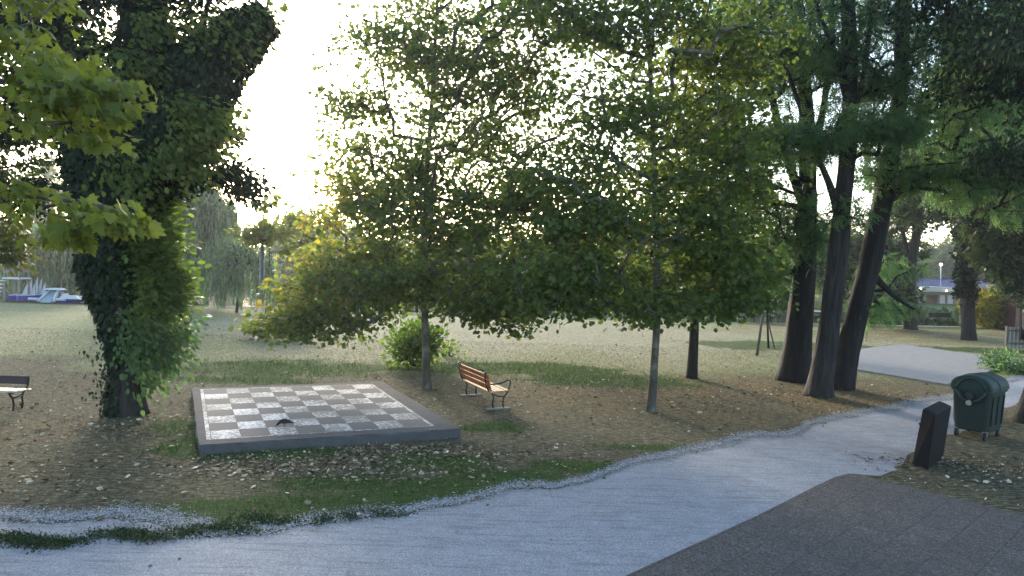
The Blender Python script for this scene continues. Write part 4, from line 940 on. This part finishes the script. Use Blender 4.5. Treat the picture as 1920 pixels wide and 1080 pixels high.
# light green shoots on the right flank
def shoots(name, parent, base, blobs, lk, ls, npc, label=None, droop=.1):
    T = sample_blobs(blobs, .1, 1.2); n = len(T); Cn = np.repeat(T, npc, axis=0); o2 = rng.normal(0, .17, (n*npc, 3)); D = o2+np.array([.45, -.25, .1]); D[:, 2] -= droop
    p = Cn+o2; return leaves(name, p, D, ls, 'slim' if ls > .15 else 'oval', LM[lk], parent, base, .35+.4*fbm(p, 1.2, 3)+rng.normal(0, .18, len(p)), 1, .7, label)
shoots('side_shoots', e, base, [(290, 480, d-.2, .42, .5, .6, 60), (300, 560, d-.2, .45, .5, .55, 70), (270, 420, d-.3, .4, .4, .4, 24), (325, 520, d, .2, .3, .5, 14), (320, 445, d, .25, .2, .12, 5), (295, 390, d, .4, .3, .5, 20)], 'shoot', .15, 26, 'light green leafy shoots growing from the ivy clad trunk')
shoots('lower_shoots', e, base, [(300, 650, d-.2, .58, .5, .42, 80), (320, 620, d-.1, .45, .4, .25, 20), (280, 710, d-.2, .35, .3, .25, 14), (262, 620, d-.4, .3, .3, .5, 26)], 'locust', .13, 18, None, .5)
shoots('hanging_vine', e, base, [(186, 690, d, .06, .1, .3, 5), (196, 740, d, .10, .1, .3, 10), (190, 660, d, .03, .05, .2, 3)], 'ivy', .09, 7, None, .7)

shoots('fresh_foliage', e, base, [(235, 135, d-.9, .7, .3, .35, 20), (365, 240, d-.9, .5, .3, .7, 34), (345, 300, d-.7, .6, .4, .4, 26), (250, 330, d-.8, .6, .3, .4, 16), (405, 70, d-.5, .8, .4, .5, 30), (470, 30, d-.2, .5, .4, .4, 16), (280, 60, d-.5, .5, .4, .5, 14), (425, 230, d, .3, .3, .4, 6), (160, 100, d-.4, .4, .3, .8, 12)], 'maple_green', .15, 26, 'softer mid green leaves growing over the ivy', .5)

# ---- near maple branches reaching in from the left
dn = 5.2
tree('near_maple_tree', 'bright yellow green maple branches hanging in close at the upper left', 'tree',
  [[(-420, 1010, 5.6, .16), (-400, 600, 5.6, .14), (-380, 200, 5.5, .11), (-340, -200, 5.4, .07)], [(-390, 380, 5.5, .05), (-200, 330, 5.3, .03), (0, 360, 5.2, .016), (120, 380, 5.1, .010), (200, 385, 5.0, .006)],
   [(-385, 250, 5.5, .05), (-200, 160, 5.3, .035), (0, 150, 5.2, .02), (120, 160, 5.1, .012), (215, 180, 5.0, .006)]],
  [(120, 400, 5.1, .30, .35, .12, 13), (215, 400, 5.0, .24, .3, .07, 9), (130, 445, 5.1, .10, .3, .10, 4), (40, 90, 5.4, .42, .5, .30, 20), (110, 160, 5.2, .34, .4, .22, 22), (190, 170, 5.1, .26, .3, .12, 12), (220, 210, 5.1, .16, .2, .06, 5), (175, 260, 5.1, .13, .2, .05, 4), (100, 235, 5.2, .3, .3, .10, 8), (-60, 150, 5.3, .5, .5, .4, 20), (-100, 380, 5.3, .5, .4, .3, 14), (60, -20, 5.5, .4, .4, .2, 14), (60, 350, 5.2, .15, .2, .06, 4)],
  'near', .095, 11, 'maple', 'plane', None, .0, 2.5, .23, .5, .004, .012, 3.0, .12, .5, ns=12)
# ---- dark-leaved tree outside the left edge
dd = 15
tree('copper_tree', 'dark reddish leaved tree hanging in from the left edge', 'tree',
  [[(-260, 780, dd, .3), (-240, 600, dd, .25), (-220, 300, dd, .2), (-200, 0, dd, .12)]],
  [(20, 180, dd, 1.1, 1.2, 1.2, 60), (0, 320, dd, .8, 1, .9, 36), (60, 260, dd, .6, .8, .6, 14), (10, 440, dd, .4, .8, .7, 22), (-100, 250, dd, 1.6, 1.6, 2, 60), (0, 20, dd, 1.3, 1.2, .8, 46), (40, 480, dd, .22, .3, .3, 5)],
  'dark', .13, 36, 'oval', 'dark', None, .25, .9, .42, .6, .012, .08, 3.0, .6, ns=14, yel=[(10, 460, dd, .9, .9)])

# ---- bushes
def bush(name, label, px, py, w_, h_, n, lk, ls, kind='oval', npc=24, cat='bush', dd=None, stems=5):
    b_ = G(px, py) if dd is None else np.array([P(px, py, dd)[0], dd, -.45]); e = empty(name, b_); tag(e, label, cat)
    v = rng.normal(0, 1, (n, 3)); v /= np.linalg.norm(v, axis=1, keepdims=True); T = b_+v*rng.random((n, 1))**.4*np.array([w_/2, w_/2.6, h_/2])+np.array([0, 0, h_*.52])
    T[:, 2] = np.maximum(T[:, 2], b_[2]+.08)
    roots = np.array([b_+np.array([0, 0, .02*i]) for i in range(4)]); A, par, wt = skeleton(roots, None, T)
    wood('stems', A, par, wt, 4, BK['dark'], e, b_, .008, .05)
    s_ = max(.12, w_/12); Cn = np.repeat(T, npc, axis=0); o2 = rng.normal(0, s_, Cn.shape); p = Cn+o2; p[:, 2] = np.maximum(p[:, 2], b_[2]+.02)
    D = o2*2+(p-b_)*.25+rng.normal(0, .1, p.shape); leaves('foliage', p, D, ls, kind, LM[lk], e, b_, .35+.4*fbm(p, 1.2, 3)+rng.normal(0, .16, len(p)), 1, .8)
    return e
bush('shrub', 'bright green shrub around the foot of the maple beside the chess board', 778, 690, 1.9, 1.35, 80, 'shoot', .16)
bush('shrub', 'low loose weed right of the maple trunk by the chess board', 845, 672, 1.2, .55, 14, 'shoot', .14, npc=12)
bush('forsythia_bush', 'rounded golden yellow bush behind the ivy clad trunk', 1862, 615, 3.6, 2.5, 200, 'yellow', .22, 'clump')
bush('shrub', 'small pale leaved shrub just behind the green waste container', 1862, 692, 1.15, .62, 36, 'willow', .10, npc=20)
bush('shrub', 'low hedge strip at the right edge behind the waste container', 1925, 700, 2.6, .45, 60, 'locust', .12)

# ---- willows and trees on the far side
def willow(name, label, px, py, ptop, wpx, dd, ns_, pbot, lk='willow', ls=.30, trunk_r=.28):
    b_ = P(px, py, dd); b_[2] = max(b_[2], -.1); b_[2] = 0 if dd < 47 else -.6; e = empty(name, b_); tag(e, label, 'tree')
    Wm = wpx*dd/F/2; zt = P(px, ptop, dd)[2]; zb = P(px, pbot, dd)[2]; H = zt-b_[2]
    top = np.array([b_[0]+.2, dd, b_[2]+H*.62])
    T = []; 
    for i in range(ns_//5):
        a = rng.random()*2*pi; r = sqrt(rng.random())
        T.append([b_[0]+cos(a)*r*Wm*.9, dd+sin(a)*r*Wm*.8, zt-.28*H*r**2.2-rng.random()*.12*H])
    T = np.array(T); roots = np.array([b_*(1-f)+top*f for f in np.linspace(.3, 1, 8)]); A, par, wt = skeleton(roots, None, T)
    wood('trunk', A, par, wt, 8, BK['dark'], e, b_, .03, .2, [([b_-np.array([0, 0, .2]), b_*.5+top*.5+np.array([.08, 0, 0]), top], [trunk_r, trunk_r*.8, trunk_r*.5], 12, .3)])
    PP = []; DD = []; RR = []
    for i in range(ns_):
        s0 = T[i % len(T)]+rng.normal(0, .45, 3); L = (s0[2]-zb)*(rng.uniform(.35, 1.0) if rng.random() < .75 else rng.uniform(.1, .4)); n = max(4, int(L/.10))
        f = np.linspace(0, 1, n); out = (s0-top)*[1, 1, 0]; out = out/(np.linalg.norm(out)+.3)
        c = s0+out*np.sqrt(f)[:, None]*.5*min(1, L/3)+np.stack([.08*np.sin(f*5+i), .08*np.cos(f*4+i), -L*f], 1)
        PP.append(c+rng.normal(0, .035, c.shape)); DD.append(np.tile([0, 0, -1.0], (n, 1))+rng.normal(0, .14, (n, 3))); RR.append(np.full(n, .45+rng.normal(0, .28)))
    cr = rng.normal(0, 1, (ns_*8, 3)); cr = np.repeat(T, 40, 0)+rng.normal(0, .35, (len(T)*40, 3)); PP.append(cr); DD.append(rng.normal(0, .5, cr.shape)-[0, 0, .6]); RR.append(.6+rng.normal(0, .15, len(cr)))
    p = np.concatenate(PP); return leaves('crown', p, np.concatenate(DD), ls*1.5, 'slim', LM[lk], e, b_, np.concatenate(RR)+rng.normal(0, .1, len(p)), .3, .7)
willow('willow_tree', 'large weeping willow with dark trunk at the water edge right of the ivy covered tree', 352, 573, 328, 150, 45.8, 900, 548)
willow('willow_tree', 'wide weeping willow behind the boats on the left', 108, 566, 425, 150, 50.5, 650, 556)
willow('willow_tree', 'small pale weeping willow between the large willow and the grey pole', 443, 585, 455, 120, 41.8, 300, 572, ls=.24, trunk_r=.09)
def fartree(name, label, px, pbase, ptop, wpx, dd, lk, n=60, npc=26, z0=-.5, ls=.55, gap=.2, kind='clump', low=.12, group=None):
    b_ = P(px, pbase, dd); b_[2] = z0; e = empty(name, b_); tag(e, label, 'tree', group)
    zt = P(px, ptop, dd)[2]; H = zt-z0; Wm = wpx*dd/F/2
    v = rng.normal(0, 1, (n*2, 3)); v /= np.linalg.norm(v, axis=1, keepdims=True)
    T = v*rng.random((n*2, 1))**.4; T[:, 0] *= Wm*(1-.35*np.clip(T[:, 2], 0, 1)); T[:, 1] *= Wm*.8; T[:, 2] = z0+H*(low+(1-low)*(T[:, 2]*.5+.5)*.96); T[:, 0] += b_[0]; T[:, 1] += dd
    T = T[vnoise(T, .35) > gap][:n]
    top = np.array([b_[0], dd, z0+H*.7]); roots = np.array([b_*(1-f)+top*f for f in np.linspace(.15, 1, 8)]); A, par, wt = skeleton(roots, None, T)
    wood('trunk', A, par, wt, 8, BK['dark'], e, b_, .03, .2, [([b_-np.array([0, 0, .2]), top], [H*.028, H*.012], 10, .2)], 4)
    Cn = np.repeat(T, npc, axis=0); o2 = rng.normal(0, Wm*.17+.15, Cn.shape); p = Cn+o2; D = o2+rng.normal(0, .3, o2.shape)-[0, 0, .2]
    leaves('crown', p, D, ls, kind, LM[lk], e, b_, .3+.45*fbm(p, .35, 3)+rng.normal(0, .15, len(p)), 1, .8); return e
fartree('poplar_tree', 'tall sunlit yellow green tree behind the boats left of the ivy covered tree', 88, 560, 285, 70, 86, 'poplar', 80)
fartree('bushy_tree', 'rounded hazy green tree across the water behind the grey pole', 575, 560, 395, 150, 88, 'far', 110, low=.1)
fartree('bushy_tree', 'tree across the water right of the central maple trunk', 1420, 575, 440, 130, 90, 'far', 90, low=.1)
fartree('bushy_tree', 'yellow green tree behind the three locust trunks', 1560, 575, 425, 110, 70, 'poplar', 90, low=.25)
fartree('bushy_tree', 'round green tree left of the bridge', 1640, 580, 455, 110, 72, 'far', 110, low=.1)
fartree('conifer_tree', 'dark blue green conifer behind the left end of the bridge', 1738, 560, 452, 34, 125, 'dark', 80, low=.05)
fartree('poplar_tree', 'feathery tree behind the bridge lamp', 1780, 560, 440, 70, 122, 'far', 90, low=.1)
fartree('bushy_tree', 'tree behind the right end of the bridge', 1820, 560, 425, 90, 126, 'far', 90, low=.1)
fartree('bushy_tree', 'low tree behind the lookout tower at the left edge', 20, 560, 440, 110, 86, 'far', 80, low=.05)
fartree('bushy_tree', 'tree across the water behind the large willow', 300, 560, 440, 150, 90, 'far', 90, low=.05)
# far-off wood as one mass
T = []
for x in np.arange(-190, 230, 3.2):
    y = 108+rng.uniform(-5, 14) if not (40 < x < 95) else 138+rng.uniform(-6, 8)
    h_ = rng.uniform(6.0, 9.5)+(1.5 if x > 30 else 0)+2.5*vnoise(np.array([[x, 0, 3.3]]), .08)[0]
    n = 26; v = rng.normal(0, 1, (n, 3)); v /= np.linalg.norm(v, axis=1, keepdims=True); v *= rng.random((n, 1))**.4
    T.append(np.array([x, y, h_*.5-.3])+v*[3.0, 3, h_*.52])
T = np.concatenate(T); Cn = np.repeat(T, 16, 0); p = Cn+rng.normal(0, .75, Cn.shape)
o = leaves('far_wood', p, rng.normal(0, 1, p.shape)-[0, 0, .2], .95, 'clump', LM['far'], None, None, .3+.5*fbm(p, .12, 3)+rng.normal(0, .12, len(p)), 1, .8)
tag(o, 'dense distant wood along the far bank of the river', 'wood', kind='stuff')
# reeds and low growth along both banks
xs_ = rng.uniform(-90, 90, 9000); ys_ = far_shore(xs_)+rng.uniform(-1.5, 6, 9000); p = np.stack([xs_, ys_, -.75+rng.random(9000)*.9], 1)
o = leaves('bank_growth', p, rng.normal(0, .5, p.shape)+[0, 0, .8], .8, 'clump', LM['far'], None, None, .3+.4*rng.random(9000), 1, .8); tag(o, 'low green growth along the far river bank', 'undergrowth', kind='stuff')

# ------------------------------------------------------------------ grass and fallen leaves
def scatter(n, x0, x1, y0, y1, fn):
    x = rng.uniform(x0, x1, n); y = y0*(y1/y0)**rng.random(n)*1.0; k = rng.random(n) < fn(x, y); return x[k], y[k]
def inpad(x, y):
    r_ = np.ones(x.shape, bool); cx, cy = ctr[0], ctr[1]
    for a, b_ in zip(bc, bc[1:]+bc[:1]): r_ &= ((b_[0]-a[0])*(y-a[1])-(b_[1]-a[1])*(x-a[0])) > -.01
    return r_
cq = [G(1475, 672), G(1690, 647), G(1918, 679), G(1775, 723)]
def incourt(x, y):
    r_ = np.ones(x.shape, bool); r2 = np.ones(x.shape, bool)
    for a, b_ in zip(cq, cq[1:]+cq[:1]):
        s_ = ((b_[0]-a[0])*(y-a[1])-(b_[1]-a[1])*(x-a[0])); r_ &= s_ > 0; r2 &= s_ < 0
    return r_ | r2
yup = lambda x: np.interp(x, pu[:, 0], pu[:, 1]); 
def lawn_ok(x, y): return (y > yup(x)+.05) & ~inpad(x, y) & ~incourt(x, y) & (y < 45) & (np.abs(x) < 1.02*y*.78+1.0)
gm_ = leafmat('grass_blade', [(0, (.02, .045, .012)), (.5, (.05, .10, .025)), (1, (.10, .15, .04))], .3, 1.4, .7)
dm_ = leafmat('dry_grass_blade', [(0, (.09, .08, .04)), (.5, (.20, .175, .09)), (1, (.42, .37, .22))], .2, 1.3, .9)
def gfn(x, y): return zones(x, y)[:, 1]*lawn_ok(x, y)
def blades(name, n, fn, y1, m_, hmin, hmax, label, wdt):
    x, y = scatter(n, -22, 22, 5.5, y1, fn); k = len(x); z = np.where(True, -.02, 0); s = rng.uniform(hmin, hmax, k)*(1+y*.03)
    p = np.stack([x, y, np.full(k, -.022)], 1); D = np.stack([rng.normal(0, .55, k), rng.normal(0, .55, k), np.ones(k)], 1)
    D /= np.linalg.norm(D, axis=1, keepdims=True); S = np.cross(D, rng.normal(0, 1, (k, 3))); S /= np.linalg.norm(S, axis=1, keepdims=True)
    w_ = (wdt*(1+y*.05))[:, None]; V = np.stack([p-S*w_, p+S*w_, p+D*s[:, None]+np.stack([rng.normal(0, .015, k), rng.normal(0, .015, k), np.zeros(k)], 1)], 1)
    o = raw(name, V.reshape(-1, 3), np.full(k, 3), np.arange(k*3), m_, None, {'rnd': np.clip(rng.normal(.45, .2, k), 0, 1)}); tag(o, label, 'grass', kind='stuff')
blades('green_grass', 420000, gfn, 26, gm_, .035, .09, 'patches of short green grass along the gravel and round the slab', .004)
blades('dry_grass', 260000, lambda x, y: lawn_ok(x, y)*(.35+.4*(1-zones(x, y)[:, 0])), 30, dm_, .015, .045, 'short dry straw coloured grass over the bare lawn', .0035)
# creeping weed mats at the gravel edge
def mats(px, py, w_, n):
    c = G(px, py); x = c[0]+rng.normal(0, w_*.45, n); y = c[1]+rng.normal(0, .09, n)+.05*np.sin(x*5); return np.stack([x, y, .006+rng.random(n)*.035], 1)
p = np.concatenate([mats(40, 1015, .75, 2600), mats(250, 1006, .6, 2400), mats(120, 1020, .3, 700), mats(350, 998, .3, 500), mats(605, 978, .16, 350), mats(655, 972, .2, 350), mats(420, 995, .5, 1600), mats(500, 975, .5, 1400), mats(720, 962, .4, 500)])
o = leaves('creeping_weeds', p, rng.normal(0, 1, p.shape)+[0, 0, .25], .03, 'oval', LM['ivy'], None, None, .5+rng.random(len(p))*.5, 1, .5); tag(o, 'dark creeping weed mats at the lower left gravel edge', 'weeds', kind='stuff')
# fallen leaves
def leafden(x, y):
    def blob(px, py, rx, ry): c = G(px, py); return np.exp(-((x-c[0])/rx)**2-((y-c[1])/ry)**2)
    d_ = .16+1.0*blob(660, 868, 1.9, .38)+1.0*blob(780, 838, 1.2, .25)+.5*blob(520, 868, 1.0, .4)+.35*blob(1500, 740, 5, 3)+.3*blob(240, 780, 3, 2)+.35*blob(1100, 720, 4, 2.5)+.25*blob(40, 900, 2, 1.5)+.5*blob(1900, 880, 1.6, 1.2)
    rightside = (x > 5.6) & (y < 14) & (y < np.interp(x, pl[:, 0], pl[:, 1])-.05) & (y > np.interp(x, [e1[0], 12], [e1[1], 7.0]))
    return np.clip(d_, 0, 1)*np.where(lawn_ok(x, y), 1, np.where(rightside, .8, np.where(inpad(x, y), .004, .03)))+.5*np.exp(-((y-yup(x))/.16)**2)*(fbm(np.stack([x, y, x*0], 1), 1.5, 2) > .42)
x, y = scatter(90000, -20, 24, 5.0, 34, leafden); k = len(x)
px_ = []; 
for (a_, b_, n_, sx_, sy_) in ((600, 868, 900, 1.0, .28), (760, 846, 1100, .8, .22), (690, 885, 600, 1.3, .3), (500, 880, 300, .8, .3), (1050, 730, 700, 3, 1.6), (1500, 750, 900, 4, 1.2), (60, 900, 500, 1.4, .8), (250, 800, 500, 1.3, .8), (1830, 880, 700, 1.2, .6), (1000, 850, 500, 2.5, .5)):
    c_ = G(a_, b_); px_.append(np.stack([c_[0]+rng.normal(0, sx_, n_), c_[1]+rng.normal(0, sy_, n_)], 1))
px_ = np.concatenate(px_); q_ = lawn_ok(px_[:, 0], px_[:, 1]) | ((px_[:, 0] > 6.2) & (px_[:, 1] < 13)); px_ = px_[q_]; x = np.concatenate([x, px_[:, 0]]); y = np.concatenate([y, px_[:, 1]]); k = len(x)
p = np.stack([x, y, np.where(lawn_ok(x, y), .0, .02)+rng.random(k)*.012], 1); D = rng.normal(0, 1, (k, 3))*[1, 1, .22]
fm = leafmat('fallen_leaf', [(0, (.035, .024, .015)), (.4, (.09, .066, .038)), (.65, (.18, .145, .085)), (.88, (.40, .34, .21)), (1, (.60, .56, .42))], .1, 1.2, .8)
o = leaves('fallen_leaves', p, D, rng.choice([.035, .05, .09], k, p=[.5, .37, .13])*rng.uniform(.7, 1.3, k), 'star', fm, None, None, np.clip(rng.normal(.5, .28, k), 0, 1), 1.6, .45); tag(o, 'scattered dry fallen leaves on grass, soil and gravel', 'leaves', kind='stuff')
m = bpy.data.materials.new('haze'); m.use_nodes = True; t = m.node_tree; t.nodes.clear()
out = t.nodes.new('ShaderNodeOutputMaterial'); pv_ = t.nodes.new('ShaderNodeVolumePrincipled'); pv_.inputs['Density'].default_value = .0006; pv_.inputs['Color'].default_value = (.93, .96, 1, 1); pv_.inputs['Anisotropy'].default_value = .55
t.links.new(pv_.outputs[0], out.inputs['Volume'])
mb = MB(); mb.box((0, 60, 14), (420, 240, 34)); hz = mb.build('haze', m); tag(hz, 'thin bright evening haze over the park and river', 'haze', kind='stuff')
print('TRIS', sum(len(m.polygons) for m in bpy.data.meshes))
